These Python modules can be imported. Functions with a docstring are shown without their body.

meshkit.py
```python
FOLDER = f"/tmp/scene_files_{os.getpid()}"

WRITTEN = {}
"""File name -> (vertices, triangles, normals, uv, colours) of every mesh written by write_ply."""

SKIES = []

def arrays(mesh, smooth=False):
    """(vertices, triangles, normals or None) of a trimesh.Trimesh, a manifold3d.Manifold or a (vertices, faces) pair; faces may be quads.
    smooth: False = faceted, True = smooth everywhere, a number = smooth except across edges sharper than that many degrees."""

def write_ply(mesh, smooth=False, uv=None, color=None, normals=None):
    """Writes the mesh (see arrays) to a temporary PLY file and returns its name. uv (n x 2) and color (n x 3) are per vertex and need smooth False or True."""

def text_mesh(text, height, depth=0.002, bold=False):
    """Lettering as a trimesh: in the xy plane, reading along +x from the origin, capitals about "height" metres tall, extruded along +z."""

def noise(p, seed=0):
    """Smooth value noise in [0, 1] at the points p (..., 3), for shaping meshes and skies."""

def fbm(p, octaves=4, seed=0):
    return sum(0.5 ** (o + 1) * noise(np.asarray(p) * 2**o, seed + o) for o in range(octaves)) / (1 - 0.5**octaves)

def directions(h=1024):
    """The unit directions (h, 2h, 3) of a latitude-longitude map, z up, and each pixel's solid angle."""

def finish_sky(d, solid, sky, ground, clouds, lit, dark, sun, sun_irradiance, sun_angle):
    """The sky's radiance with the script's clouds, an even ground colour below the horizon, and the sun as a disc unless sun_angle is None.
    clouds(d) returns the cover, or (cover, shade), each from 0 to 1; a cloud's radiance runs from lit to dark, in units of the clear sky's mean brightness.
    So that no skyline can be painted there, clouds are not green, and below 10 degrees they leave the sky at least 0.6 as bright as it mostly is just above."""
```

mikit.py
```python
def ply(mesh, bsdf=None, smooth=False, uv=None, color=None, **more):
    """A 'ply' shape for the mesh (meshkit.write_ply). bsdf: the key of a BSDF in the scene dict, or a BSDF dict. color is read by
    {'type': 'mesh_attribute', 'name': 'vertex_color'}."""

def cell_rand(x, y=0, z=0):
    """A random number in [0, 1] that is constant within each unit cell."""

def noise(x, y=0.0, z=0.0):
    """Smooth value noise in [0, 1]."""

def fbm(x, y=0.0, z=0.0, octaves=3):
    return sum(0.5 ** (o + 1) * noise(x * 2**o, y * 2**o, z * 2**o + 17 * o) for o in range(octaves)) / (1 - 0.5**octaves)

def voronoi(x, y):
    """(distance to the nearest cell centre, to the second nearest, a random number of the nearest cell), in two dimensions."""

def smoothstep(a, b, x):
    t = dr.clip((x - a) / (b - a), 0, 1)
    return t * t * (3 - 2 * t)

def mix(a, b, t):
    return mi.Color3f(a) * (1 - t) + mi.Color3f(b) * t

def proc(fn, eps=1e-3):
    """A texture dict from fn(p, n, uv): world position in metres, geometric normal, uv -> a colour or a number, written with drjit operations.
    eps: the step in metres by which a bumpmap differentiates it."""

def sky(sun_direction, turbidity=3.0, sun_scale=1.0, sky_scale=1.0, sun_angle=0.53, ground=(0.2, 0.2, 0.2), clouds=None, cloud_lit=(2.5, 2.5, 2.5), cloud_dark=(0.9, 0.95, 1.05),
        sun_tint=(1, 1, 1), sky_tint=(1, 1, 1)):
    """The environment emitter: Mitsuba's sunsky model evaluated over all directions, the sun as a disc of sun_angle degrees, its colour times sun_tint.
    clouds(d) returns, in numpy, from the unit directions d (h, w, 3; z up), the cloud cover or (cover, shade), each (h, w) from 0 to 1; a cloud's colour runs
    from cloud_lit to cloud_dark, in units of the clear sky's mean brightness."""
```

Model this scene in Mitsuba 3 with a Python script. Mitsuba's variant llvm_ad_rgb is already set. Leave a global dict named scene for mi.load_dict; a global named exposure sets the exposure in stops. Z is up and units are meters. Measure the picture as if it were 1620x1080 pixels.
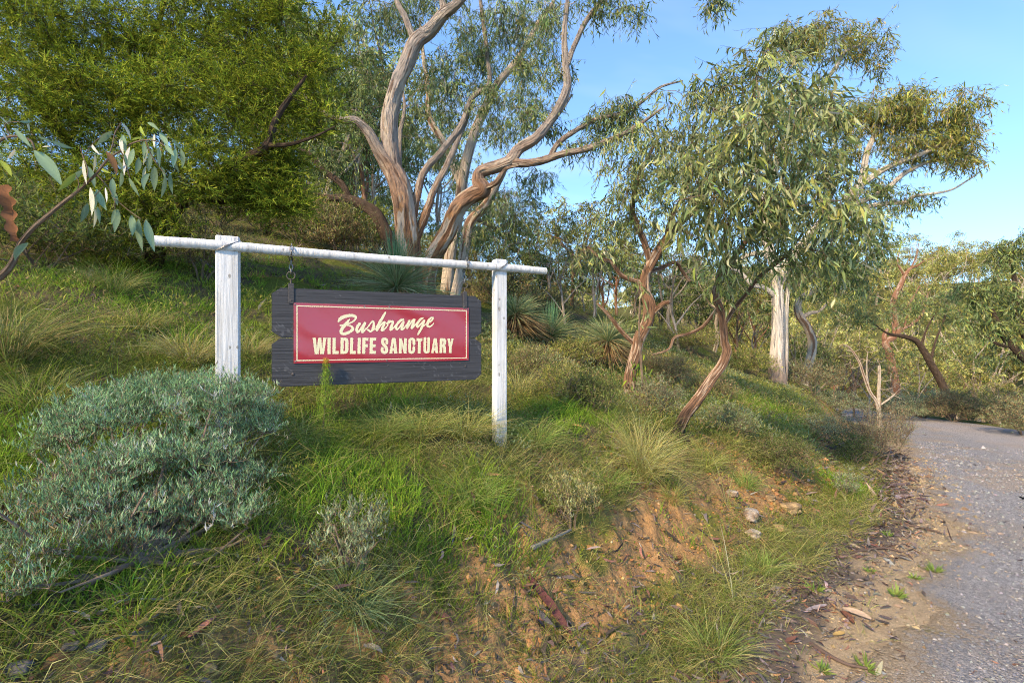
import math
import numpy as np
import trimesh
import drjit as dr
import mitsuba as mi
import mikit
import meshkit
from scipy.spatial import cKDTree
from shapely.geometry import Polygon, Point
from shapely.ops import unary_union

T = mi.ScalarTransform4f
scene, labels = {}, {}

# ------------------------------------------------------------------ camera, sky, exposure
FPX, CX, CY, EYE = 765.0, 810.0, 540.0, 1.6          # focal length and centre in pixels of the 1620 x 1080 photograph
scene['camera'] = {'type': 'perspective', 'fov': 2 * math.degrees(math.atan(810 / FPX)), 'fov_axis': 'x',
                   'near_clip': 0.05, 'far_clip': 3000.0,
                   'to_world': T().look_at(origin=[0, 0, EYE], target=[0, 1, EYE], up=[0, 0, 1])}


def cirrus(d):
    q = d / np.maximum(d[..., 2:3], 0.12)
    a = meshkit.fbm(np.stack([q[..., 0] * 0.9 + 0.6 * q[..., 1], q[..., 1] * 2.6 - q[..., 0], q[..., 2] * 0], -1) + 3.3, 5, 4)
    b = meshkit.fbm(np.stack([q[..., 0] * 0.5, q[..., 1] * 0.5, q[..., 2] * 0], -1) + 9.1, 3, 8)
    c = np.clip((a - 0.47) * 2.2, 0, 1) * np.clip((b - 0.36) * 3, 0, 1)
    return 0.03 + 0.42 * c


scene['sky_light'] = mikit.sky((-0.52, -0.68, 0.56), turbidity=3, sun_scale=0.58, sky_scale=1.25, sun_angle=5.0,
                               sun_tint=(1.02, 0.98, 0.90), sky_tint=(0.80, 0.96, 1.12), clouds=cirrus, cloud_lit=(1.6, 1.6, 1.6))
exposure = 3.02

# ------------------------------------------------------------------ helpers


def at(px, py, y):
    """The point at depth y behind a pixel of the photograph."""
    return np.array([(px - CX) / FPX * y, y, EYE + (CY - py) / FPX * y])


def fresh(name):
    if name not in labels and name not in scene:
        return name
    k = 1
    while f'{name}_{k:03d}' in labels or f'{name}_{k:03d}' in scene:
        k += 1
    return f'{name}_{k:03d}'


def thing(name, label, cat, group=None, kind=None):
    key = fresh(name)
    labels[key] = {'label': label}
    if cat:
        labels[key]['category'] = cat
    if group:
        labels[key]['group'] = group
    if kind:
        labels[key]['kind'] = kind
    return key


VEG = np.array([1.40, 1.42, 1.14])      # foliage reflects and transmits: the palettes below are per side


def put(key, mesh, bsdf, **kw):
    if bsdf in ('leaf_material', 'grass_material'):
        kw['color'] = np.minimum(kw['color'] * VEG, 0.6)
    scene[key] = mikit.ply(mesh, bsdf, **kw)
    return key


def part(parent, name, mesh, bsdf, label=None, kind=None, **kw):
    k, key = 0, f'{parent}__{name}'
    while key in scene:
        k += 1
        key = f'{parent}__{name}_{k:03d}'
    put(key, mesh, bsdf, **kw)
    if label or kind:
        labels[key] = {}
        if label:
            labels[key]['label'] = label
        if kind:
            labels[key]['kind'] = kind
    return key


def unit(v):
    v = np.asarray(v, float)
    return v / np.maximum(np.linalg.norm(v, axis=-1, keepdims=True), 1e-12)


def join(meshes):
    """Joins (v, f, extra...) tuples; extras are per vertex."""
    off, vs, fs, ex = 0, [], [], []
    for m in meshes:
        vs.append(m[0]); fs.append(np.asarray(m[1]) + off); ex.append(m[2:]); off += len(m[0])
    out = [np.vstack(vs), np.vstack(fs)]
    for k in range(len(ex[0])):
        out.append(np.vstack([e[k] for e in ex]))
    return tuple(out)


def smooth_line(p, n=6):
    """Catmull-Rom through rows of p (any number of columns)."""
    p = np.asarray(p, float)
    if len(p) < 3:
        t = np.linspace(0, 1, n + 1)[:, None]
        return p[0] * (1 - t) + p[-1] * t
    q = np.vstack([2 * p[0] - p[1], p, 2 * p[-1] - p[-2]])
    out = []
    for i in range(1, len(q) - 2):
        t = np.linspace(0, 1, n, endpoint=False)[:, None]
        a, b, c, d = q[i - 1], q[i], q[i + 1], q[i + 2]
        out.append(0.5 * (2 * b + (c - a) * t + (2 * a - 5 * b + 4 * c - d) * t ** 2 + (3 * b - a - 3 * c + d) * t ** 3))
    out.append(p[-1:])
    return np.vstack(out)


def tube(points, radii, sides=10, rough=0.0, seed=0, cap=True):
    """A tapering limb: (vertices, faces, uv) with uv = (angle, length along)."""
    p = np.asarray(points, float)
    n = len(p)
    r = np.maximum(np.broadcast_to(np.asarray(radii, float), (n,)), 1e-4)
    t = unit(np.gradient(p, axis=0))
    a = np.cross(t[0], [0.3, 0.9, 0.1] if abs(t[0, 1]) < 0.9 else [1, 0, 0])
    fr = []
    for k in range(n):
        a = a - t[k] * np.dot(a, t[k])
        a = a / max(np.linalg.norm(a), 1e-9)
        fr.append(a)
    a = np.array(fr)
    b = np.cross(t, a)
    ang = np.arange(sides) * 2 * np.pi / sides
    L = np.concatenate([[0], np.cumsum(np.linalg.norm(np.diff(p, axis=0), axis=1))])
    rr = np.repeat(r[:, None], sides, 1)
    if rough:
        c = np.stack([np.cos(ang)[None] * 2.2 + seed * 7.1 + 0 * L[:, None], np.sin(ang)[None] * 2.8 + 0 * L[:, None], (L[:, None] / max(r.mean(), 1e-3)) * 0.30 + 0 * ang[None]], -1)
        rr = rr * (1 + rough * 2 * (meshkit.fbm(c, 3, seed) - 0.5))
    v = p[:, None] + rr[..., None] * (np.cos(ang)[None, :, None] * a[:, None] + np.sin(ang)[None, :, None] * b[:, None])
    i, j = np.meshgrid(np.arange(n - 1), np.arange(sides), indexing='ij')
    q = np.stack([i * sides + j, i * sides + (j + 1) % sides, (i + 1) * sides + (j + 1) % sides, (i + 1) * sides + j], -1).reshape(-1, 4)
    f = np.vstack([q[:, [0, 1, 2]], q[:, [0, 2, 3]]])
    uv = np.stack([np.broadcast_to(ang[None], rr.shape), np.broadcast_to(L[:, None], rr.shape)], -1).reshape(-1, 2)
    v = v.reshape(-1, 3)
    if cap:
        k = len(v)
        v = np.vstack([v, p[-1] + t[-1] * r[-1] * 0.4, p[0]])
        uv = np.vstack([uv, [0, L[-1]], [0, 0]])
        e = (n - 1) * sides
        f = np.vstack([f, [[e + s, e + (s + 1) % sides, k] for s in range(sides)], [[(s + 1) % sides, s, k + 1] for s in range(sides)]])
    return v, f, uv


def prisms(p0, p1, r0, r1, sides=3):
    """Many thin straight twigs at once: (vertices, faces, uv)."""
    p0, p1 = np.asarray(p0, float), np.asarray(p1, float)
    n = len(p0)
    r0, r1 = np.broadcast_to(r0, (n,)), np.broadcast_to(r1, (n,))
    t = unit(p1 - p0)
    a = unit(np.cross(t, np.where(np.abs(t[:, 2:]) < 0.9, [0, 0, 1.0], [1.0, 0, 0])))
    b = np.cross(t, a)
    ang = np.arange(sides) * 2 * np.pi / sides
    ring = np.cos(ang)[None, :, None] * a[:, None] + np.sin(ang)[None, :, None] * b[:, None]
    v = np.concatenate([p0[:, None] + ring * r0[:, None, None], p1[:, None] + ring * r1[:, None, None]], 1)
    j = np.arange(sides)
    q = np.stack([j, (j + 1) % sides, sides + (j + 1) % sides, sides + j], -1)
    if sides == 2:          # the finest twigs are single flat strips
        q = q[:1]
    f = np.vstack([q[:, [0, 1, 2]], q[:, [0, 2, 3]]])
    f = (f[None] + (np.arange(n) * 2 * sides)[:, None, None]).reshape(-1, 3)
    uv = np.zeros((n, 2 * sides, 2))
    uv[:, :, 0] = np.tile(ang, 2)
    uv[:, sides:, 1] = np.linalg.norm(p1 - p0, axis=1)[:, None]
    return v.reshape(-1, 3), f, uv.reshape(-1, 2)


def leaves(base, d, length, width, rng, color, bend=0.25, sickle=0.15, lod=1, side=None):
    """Leaf blades: (vertices, faces, colours). color is n x 3."""
    n = len(base)
    d = unit(d)
    length, width = np.broadcast_to(length, (n,)), np.broadcast_to(width, (n,))
    s = unit(np.cross(d, rng.normal(size=(n, 3)))) if side is None else side
    nn = np.cross(d, s)
    bn, sk = rng.normal(0, bend, n), rng.normal(0, sickle, n)

    def mid(t):
        return base + d * (length * t)[:, None] + nn * (bn * length * t * t)[:, None] + s * (sk * length * t * (1 - t) * 2)[:, None]
    if lod == 0:
        m = mid(0.45)
        v = np.stack([base, m - s * width[:, None] * 0.5, m + s * width[:, None] * 0.5, mid(1.0)], 1)
        f = np.array([[0, 2, 1], [1, 2, 3]])
    else:
        a, b = mid(0.3), mid(0.66)
        v = np.stack([base, a - s * width[:, None] * 0.5, a + s * width[:, None] * 0.5, b - s * width[:, None] * 0.4, b + s * width[:, None] * 0.4, mid(1.0)], 1)
        f = np.array([[0, 2, 1], [1, 2, 4], [1, 4, 3], [3, 4, 5]])
    k = v.shape[1]
    f = (f[None] + (np.arange(n) * k)[:, None, None]).reshape(-1, 3)
    return v.reshape(-1, 3), f, np.repeat(color, k, 0)


def blades(base, d, length, width, droop, rng, color, levels=2):
    """Grass blades that rise along d and arch over: (vertices, faces, colours)."""
    n = len(base)
    d = unit(d)
    length, width, droop = (np.broadcast_to(x, (n,)) for x in (length, width, droop))
    flat = d * [1, 1, 0] + rng.normal(0, 0.15, (n, 3)) * [1, 1, 0]
    flat = unit(flat)
    s = unit(np.cross(d, rng.normal(size=(n, 3)) * 0.6 + [0, 0, 1]))
    ts = np.linspace(0, 1, levels + 1)
    rows = []
    for k, t in enumerate(ts):
        c = base + d * (length * t)[:, None] + (flat * 0.6 - [0, 0, 0.75]) * (droop * length * t * t)[:, None]
        if k < levels:
            w = width * (0.85 if k == 0 else 1.0 - 0.35 * t)
            rows += [c - s * w[:, None] * 0.5, c + s * w[:, None] * 0.5]
        else:
            rows.append(c)
    v = np.stack(rows, 1)
    f = []
    for k in range(levels - 1):
        f += [[2 * k, 2 * k + 1, 2 * k + 3], [2 * k, 2 * k + 3, 2 * k + 2]]
    f.append([2 * levels - 2, 2 * levels - 1, 2 * levels])
    k = v.shape[1]
    f = (np.array(f)[None] + (np.arange(n) * k)[:, None, None]).reshape(-1, 3)
    return v.reshape(-1, 3), f, np.repeat(color, k, 0)


def tones(rng, n, palette, weights=None, jitter=0.16):
    palette = np.asarray(palette, float)
    w = None if weights is None else np.asarray(weights, float) / np.sum(weights)
    c = palette[rng.choice(len(palette), n, p=w)]
    c = c * np.exp(rng.normal(0, jitter, (n, 1))) * np.exp(rng.normal(0, jitter * 0.3, (n, 3)))
    return np.clip(c, 0.004, 0.8)


def bevel_box(sx, sy, sz, r):
    pts = []
    for x in (-1, 1):
        for y in (-1, 1):
            for z in (-1, 1):
                pts += [[x * (sx - r), y * (sy - r), z * sz], [x * (sx - r), y * sy, z * (sz - r)], [x * sx, y * (sy - r), z * (sz - r)]]
    return trimesh.convex.convex_hull(np.array(pts))


def rocks(rng, centers, sizes, flat=0.7, sub=0):
    """Small angular stones, one mesh: (vertices, faces)."""
    base = trimesh.creation.icosphere(subdivisions=0) if sub == 0 else trimesh.creation.icosphere(subdivisions=sub)
    bv, bf = np.array(base.vertices), np.array(base.faces)
    if sub < 0:
        bv = np.array([[1, 0, 0], [-1, 0, 0], [0, 1, 0], [0, -1, 0], [0, 0, 1], [0, 0, -1.0]])
        bf = np.array([[0, 2, 4], [2, 1, 4], [1, 3, 4], [3, 0, 4], [2, 0, 5], [1, 2, 5], [3, 1, 5], [0, 3, 5]])
    n = len(centers)
    v = bv[None] * (1 + rng.normal(0, 0.2, (n, len(bv), 1)))
    sc = np.exp(rng.normal(0, 0.25, (n, 1, 3))) * [1, 1, flat]
    v = v * sc
    a = rng.uniform(0, 2 * np.pi, n)
    c, s = np.cos(a)[:, None], np.sin(a)[:, None]
    v = np.stack([v[..., 0] * c - v[..., 1] * s, v[..., 0] * s + v[..., 1] * c, v[..., 2]], -1)
    v = v * np.asarray(sizes)[:, None, None] + np.asarray(centers)[:, None]
    return v.reshape(-1, 3), (bf[None] + (np.arange(n) * len(bv))[:, None, None]).reshape(-1, 3)


# ------------------------------------------------------------------ materials
mix, fbm, noise, sstep, voro = mikit.mix, mikit.fbm, mikit.noise, mikit.smoothstep, mikit.voronoi


def leaf_bsdf(name, trans=0.7, rough=0.5):
    scene[name] = {'type': 'principledthin', 'base_color': {'type': 'mesh_attribute', 'name': 'vertex_color'}, 'roughness': rough, 'diff_trans': trans, 'spec_trans': 0.0, 'eta': 1.4}


leaf_bsdf('leaf_material', 0.6, 0.42)
leaf_bsdf('grass_material', 0.8, 0.55)
scene['litter_material'] = {'type': 'twosided', 'bsdf': {'type': 'diffuse', 'reflectance': {'type': 'mesh_attribute', 'name': 'vertex_color'}}}


def two(d):
    return {'type': 'twosided', 'bsdf': d}


def bark(name, fn, rough=0.85):
    scene[name] = two({'type': 'bumpmap', 'arbitrary': mikit.proc(lambda p, n, uv: streak(uv, 9.0, 7.0, 2.0), 2e-3), 'scale': 0.05,
                       'bsdf': {'type': 'diffuse', 'reflectance': mikit.proc(fn)}})


def streak(uv, k, kv, o=0.0):
    return fbm(dr.cos(uv.x) * k + 11.3 + o, dr.sin(uv.x) * k + o, uv.y * kv, 4)


def gum_fn(p, n, uv):
    a, b = streak(uv, 2.2, 1.6), streak(uv, 6.0, 3.0, 5.0)
    c = streak(uv, 9.0, 9.0, 2.0)
    up = sstep(3.4, 5.4, p.z + 1.6 * (a - 0.5))
    brown = mix((0.34, 0.18, 0.10), (0.11, 0.065, 0.045), sstep(0.3, 0.7, b * 0.6 + c * 0.4))
    cream = mix((0.60, 0.52, 0.43), (0.42, 0.33, 0.25), c)
    grey = mix((0.42, 0.36, 0.32), (0.22, 0.185, 0.165), sstep(0.25, 0.75, b * 0.5 + c * 0.5))
    low = mix(brown, cream, sstep(0.56, 0.60, a + 0.10 * (c - 0.5)))
    low = mix(low, mi.Color3f(0.50, 0.26, 0.10), sstep(0.51, 0.545, a) * (1 - sstep(0.55, 0.59, a)) * 0.8)
    high = mix(grey, cream * 0.85, sstep(0.57, 0.63, a))
    high = mix(high, brown, sstep(0.60, 0.66, b) * 0.7)
    return mix(low, high, up)


def white_gum_fn(p, n, uv):
    a, b = streak(uv, 3.0, 0.8), streak(uv, 7.0, 2.5, 5.0)
    w = mix((0.76, 0.69, 0.60), (0.52, 0.45, 0.38), sstep(0.3, 0.7, b))
    w = mix(w, mi.Color3f(0.24, 0.22, 0.215), sstep(0.57, 0.62, a))
    foot = 1 - sstep(0.6, 1.3, p.z + 0.9 * (a - 0.5))
    return mix(w, mix((0.30, 0.21, 0.16), (0.17, 0.13, 0.11), b), foot * 0.9)


def orange_fn(p, n, uv):
    a, b = streak(uv, 2.5, 3.0), streak(uv, 7.0, 5.0, 5.0)
    c = mix((0.30, 0.17, 0.105), (0.12, 0.075, 0.055), sstep(0.3, 0.7, b))
    c = mix(c, mi.Color3f(0.48, 0.36, 0.27), sstep(0.55, 0.61, a + 0.12 * (b - 0.5)))
    up = sstep(3.0, 4.2, p.z)
    c = mix(c, mix((0.34, 0.22, 0.16), (0.22, 0.15, 0.12), a), up)
    return mix(mi.Color3f(0.03, 0.026, 0.024), c, sstep(0.72, 1.0, p.z + 0.5 * (a - 0.5)))


def pale_fn(p, n, uv):
    a, b = streak(uv, 2.0, 1.0), streak(uv, 6.0, 3.0, 5.0)
    c = mix((0.70, 0.60, 0.48), (0.46, 0.37, 0.30), b)
    return mix(c, mi.Color3f(0.28, 0.17, 0.115), sstep(0.57, 0.64, a))


def red_fn(p, n, uv):
    a, b = streak(uv, 2.0, 2.0), streak(uv, 6.0, 3.0, 5.0)
    return mix(mix((0.36, 0.18, 0.11), (0.22, 0.12, 0.08), b), mi.Color3f(0.44, 0.31, 0.23), sstep(0.55, 0.66, a))


def dark_fn(p, n, uv):
    return mix((0.055, 0.04, 0.03), (0.13, 0.095, 0.075), streak(uv, 4.0, 6.0))


def stem_fn(p, n, uv):
    return mix((0.20, 0.14, 0.10), (0.33, 0.25, 0.19), noise(p.x * 40, p.y * 40, p.z * 25))


for nm, fn in (('gum_bark', gum_fn), ('white_gum_bark', white_gum_fn), ('orange_bark', orange_fn), ('pale_bark', pale_fn), ('red_bark', red_fn), ('dark_bark', dark_fn), ('stem_bark', stem_fn)):
    bark(nm, fn)

# ------------------------------------------------------------------ the lie of the land
EDGE = np.array([(-60, -75), (-12, -15), (-2.9, -3.77), (0.1, 0.03), (1.87, 2.27), (4.0, 4.2), (6.0, 6.86), (8.3, 10), (10.6, 13), (12.3, 16.5), (13.3, 22), (14, 30), (16, 60), (22, 120), (40, 300), (60, 900)], float)
_e = smooth_line(EDGE, 60)
_seg = np.linalg.norm(np.diff(_e, axis=0), axis=1)
_L = np.concatenate([[0], np.cumsum(_seg)])
_s = np.concatenate([np.arange(0, _L[-1] - 650, 0.04), np.arange(_L[-1] - 650, _L[-1], 1.0)])
_ep = np.stack([np.interp(_s, _L, _e[:, k]) for k in (0, 1)], 1)
_i0 = np.argmin(np.linalg.norm(_ep - EDGE[3], axis=1))
_s = _s - _s[_i0]
_t = unit(np.gradient(_ep, axis=0))
_tree = cKDTree(_ep)


def road_coords(x, y):
    """(d, s): metres to the left of the gravel's left edge, and along it."""
    q = np.stack([np.ravel(x), np.ravel(y)], 1)
    _, i = _tree.query(q)
    w = q - _ep[i]
    d = -_t[i, 1] * w[:, 0] + _t[i, 0] * w[:, 1]
    far = np.linalg.norm(w, axis=1)
    d = np.where(d >= 0, 1, -1) * np.maximum(np.abs(d), far * 0.999)
    return d.reshape(np.shape(x)), _s[i].reshape(np.shape(x))


ROAD_Z = np.array([[-100, 0.6], [-6, 0.05], [0, 0], [3.7, 0], [6.2, -0.10], [9, -0.24], [13, -0.62], [17, -1.02], [21, -1.30], [27, -1.75], [40, -2.4], [80, -3.0], [1000, -3]])
BANK = np.array([[0, 0], [0.85, 0.02], [1.0, 0.05], [1.25, 0.17], [1.5, 0.36], [1.8, 0.65], [2.1, 0.84], [2.6, 1.0], [3.0, 1.06], [4.0, 1.42], [6.0, 2.22], [7.0, 2.60], [11, 3.9], [21, 7.0], [41, 11.5], [90, 15], [900, 18]])
LIFT = np.array([[-20, 1.15], [-3, 1.0], [3.2, 1.0], [5.3, 0.74], [9, 0.85], [15, 1.25], [21, 1.5], [40, 1.6]])


def height(x, y, rough=True):
    x, y = np.asarray(x, float), np.asarray(y, float)
    d, s = road_coords(x, y)
    zr = np.interp(s, ROAD_Z[:, 0], ROAD_Z[:, 1])
    lift = np.interp(s, LIFT[:, 0], LIFT[:, 1])
    lift = 1 + (lift - 1) * np.clip(1 - (d - 4) / 8, 0, 1)
    bank = np.interp(np.maximum(d, 0), BANK[:, 0], BANK[:, 1])
    z = zr + bank * lift
    # right of the road: a verge, then a valley with the opposite hill
    w = np.maximum(-d - 5.4, 0)
    z = z - 5.5 * (1 - np.exp(-w * 0.055))
    along = x * 0.68 + y * 0.73
    tt = np.clip((along - 42) / 120, 0, 1)
    z = z + 24 * tt * tt * (3 - 2 * tt) * np.clip((x / np.maximum(np.abs(y), 1) + 0.15) / 0.5, 0, 1)
    p = np.stack([x, y, 0 * x], -1)
    soft = np.clip((d - 0.9) / 0.5, 0, 1) + np.clip((-d - 5) / 3, 0, 1)
    far = np.clip(np.hypot(x, y) / 12, 1, 12)
    if rough:
        z = z + soft * (meshkit.fbm(p * 1.7 + 5, 4, 3) - 0.5) * 0.22
        z = z + soft * (meshkit.fbm(p * 0.25 + 5, 3, 9) - 0.5) * 0.5 * np.clip((d - 3) / 4 + np.clip((-d - 6) / 4, 0, 1), 0, 1) * far
        face = np.clip(1 - np.abs(d - 1.5) / 0.75, 0, 1)
        z = z + face * ((meshkit.fbm(p * 9 + 2, 4, 5) - 0.5) * 0.17 + (meshkit.fbm(p * 26 + 2, 2, 6) - 0.5) * 0.035)
        # the small shaded ledge in the bank left of the sign
        z = z + 0.17 * np.tanh((d - 3.45 - 0.3 * (meshkit.noise(p * 1.5) - 0.5)) * 5) * np.clip((d - 2.6) * 2, 0, 1) * np.clip((4.6 - d) * 2, 0, 1) * np.clip((0.9 - s) / 1.2, 0, 1)
        z = z + np.clip(1 - np.abs(d + 2.0) / 2.2, 0, 1) * ((meshkit.fbm(p * 0.8 + 3, 3, 7) - 0.5) * 0.10 + 0.03)
    return z


def hit(px, py):
    """The point of the ground behind a pixel of the photograph."""
    y = np.exp(np.linspace(math.log(0.9), math.log(160), 700))
    x, z = (px - CX) / FPX * y, EYE + (CY - py) / FPX * y
    below = np.nonzero(z - height(x, y) < 0)[0]
    k = below[0] if len(below) else len(y) - 1
    return np.array([x[k], y[k], float(height(x[k], y[k]))])


def on_ground(px, y):
    x = (px - CX) / FPX * y
    return np.array([x, y, float(height(x, y))])


# ground: one sheet, finer near the place where the photographer stands
th = np.concatenate([np.radians(np.linspace(-180, -64, 60, endpoint=False)), np.radians(np.linspace(-64, 64, 400)), np.radians(np.linspace(64, 180, 60)[1:])])
rad = np.concatenate([[0.02, 0.3], np.exp(np.linspace(math.log(0.6), math.log(30), 285)), np.exp(np.linspace(math.log(30), math.log(900), 70))[1:]])
R, A = np.meshgrid(rad, th, indexing='ij')
GX, GY = R * np.sin(A), R * np.cos(A)
GD, GS = road_coords(GX, GY)
GZ = height(GX, GY) - 0.05 * np.clip((-GD - 0.12) / 0.2, 0, 1) * np.clip((GD + 4.6) / 0.2, 0, 1)
ni, nj = R.shape
ii, jj = np.meshgrid(np.arange(ni - 1), np.arange(nj - 1), indexing='ij')
quad = np.stack([ii * nj + jj, ii * nj + jj + 1, (ii + 1) * nj + jj + 1, (ii + 1) * nj + jj], -1).reshape(-1, 4)[:, ::-1]


def ground_fn(p, n, uv):
    d = uv.x + 0.5 * (fbm(p.x * 2.3, p.y * 2.3, 1.0, 3) - 0.5)
    f = fbm(p.x * 24, p.y * 24, p.z * 24, 3)
    g = fbm(p.x * 2.1, p.y * 2.1, p.z * 2.1 + 4, 3)
    grit = 0.5 * voro(p.x * 150 + p.z * 60, p.y * 150 - p.z * 60)[2] + 0.5 * noise(p.x * 260, p.y * 260, p.z * 260)
    sand = mix((0.42, 0.32, 0.20), (0.27, 0.20, 0.13), f) * (0.65 + 0.7 * grit)
    litter = mix((0.085, 0.070, 0.060), (0.18, 0.145, 0.12), f)
    soil = mix((0.39, 0.23, 0.105), (0.22, 0.13, 0.068), f) * (0.65 + 0.7 * grit)
    moss = mix((0.085, 0.11, 0.02), (0.15, 0.15, 0.04), f)
    earth = mix((0.075, 0.062, 0.04), (0.13, 0.10, 0.065), f)
    c = mix(sand, litter, sstep(0.32, 0.52, d))
    c = mix(c, mix(soil, moss, sstep(0.56, 0.66, g) * 0.85), sstep(0.95, 1.2, d))
    c = mix(c, mix(earth, moss, sstep(0.46, 0.64, g)), sstep(1.62, 1.95, d))
    far = mix((0.13, 0.12, 0.055), (0.09, 0.10, 0.035), g)
    c = mix(c, mix(moss, earth, sstep(0.55, 0.7, g)), sstep(4.0, 4.4, -d))
    return mix(c, far, sstep(16.0, 24.0, dr.sqrt(p.x * p.x + p.y * p.y)))


scene['ground_material'] = two({'type': 'bumpmap', 'arbitrary': mikit.proc(lambda p, n, uv: fbm(p.x * 70, p.y * 70, p.z * 70, 3), 1e-3), 'scale': 0.008,
                                'bsdf': {'type': 'diffuse', 'reflectance': mikit.proc(ground_fn)}})
labels['ground'] = {'label': 'earth bank with ochre soil cut and mossy slope beside the gravel road', 'kind': 'structure'}
put('ground', (np.stack([GX, GY, GZ], -1).reshape(-1, 3), quad), 'ground_material', smooth=True, uv=np.stack([GD, GS], -1).reshape(-1, 2))

# road: gravel sheet from the ragged left edge to the far verge
sv = np.concatenate([np.linspace(-12, 0, 60, endpoint=False), np.linspace(0, 12, 260, endpoint=False), np.linspace(12, 34, 150)])
dv = np.concatenate([np.linspace(0.25, -0.6, 16, endpoint=False), np.linspace(-0.6, -4.35, 44)])
SHIFT = lambda s_: 0.10 * np.clip((6.5 - s_) / 3.5, 0, 1)     # near the photographer bare sand spreads onto the track
SV, DV = np.meshgrid(sv, dv, indexing='ij')
i_s = np.searchsorted(_s, SV.ravel())
c0, t0 = _ep[i_s], _t[i_s]
DVr = DV.ravel() + np.where(DV.ravel() > -0.6, (meshkit.fbm(np.stack([SV.ravel() * 2.2, 0 * SV.ravel(), 0 * SV.ravel()], 1), 3, 2) - 0.5) * 0.5, 0) - np.where(DV.ravel() > -2, SHIFT(SV.ravel()), 0)
RX, RY = c0[:, 0] - t0[:, 1] * DVr, c0[:, 1] + t0[:, 0] * DVr
RZ = height(RX, RY) + 0.006 - 0.05 * np.clip((DV.ravel() - 0.19) / 0.06, 0, 1)
a_, b_ = len(sv), len(dv)
ii, jj = np.meshgrid(np.arange(a_ - 1), np.arange(b_ - 1), indexing='ij')
rq = np.stack([ii * b_ + jj, ii * b_ + jj + 1, (ii + 1) * b_ + jj + 1, (ii + 1) * b_ + jj], -1).reshape(-1, 4)[:, ::-1]


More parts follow.
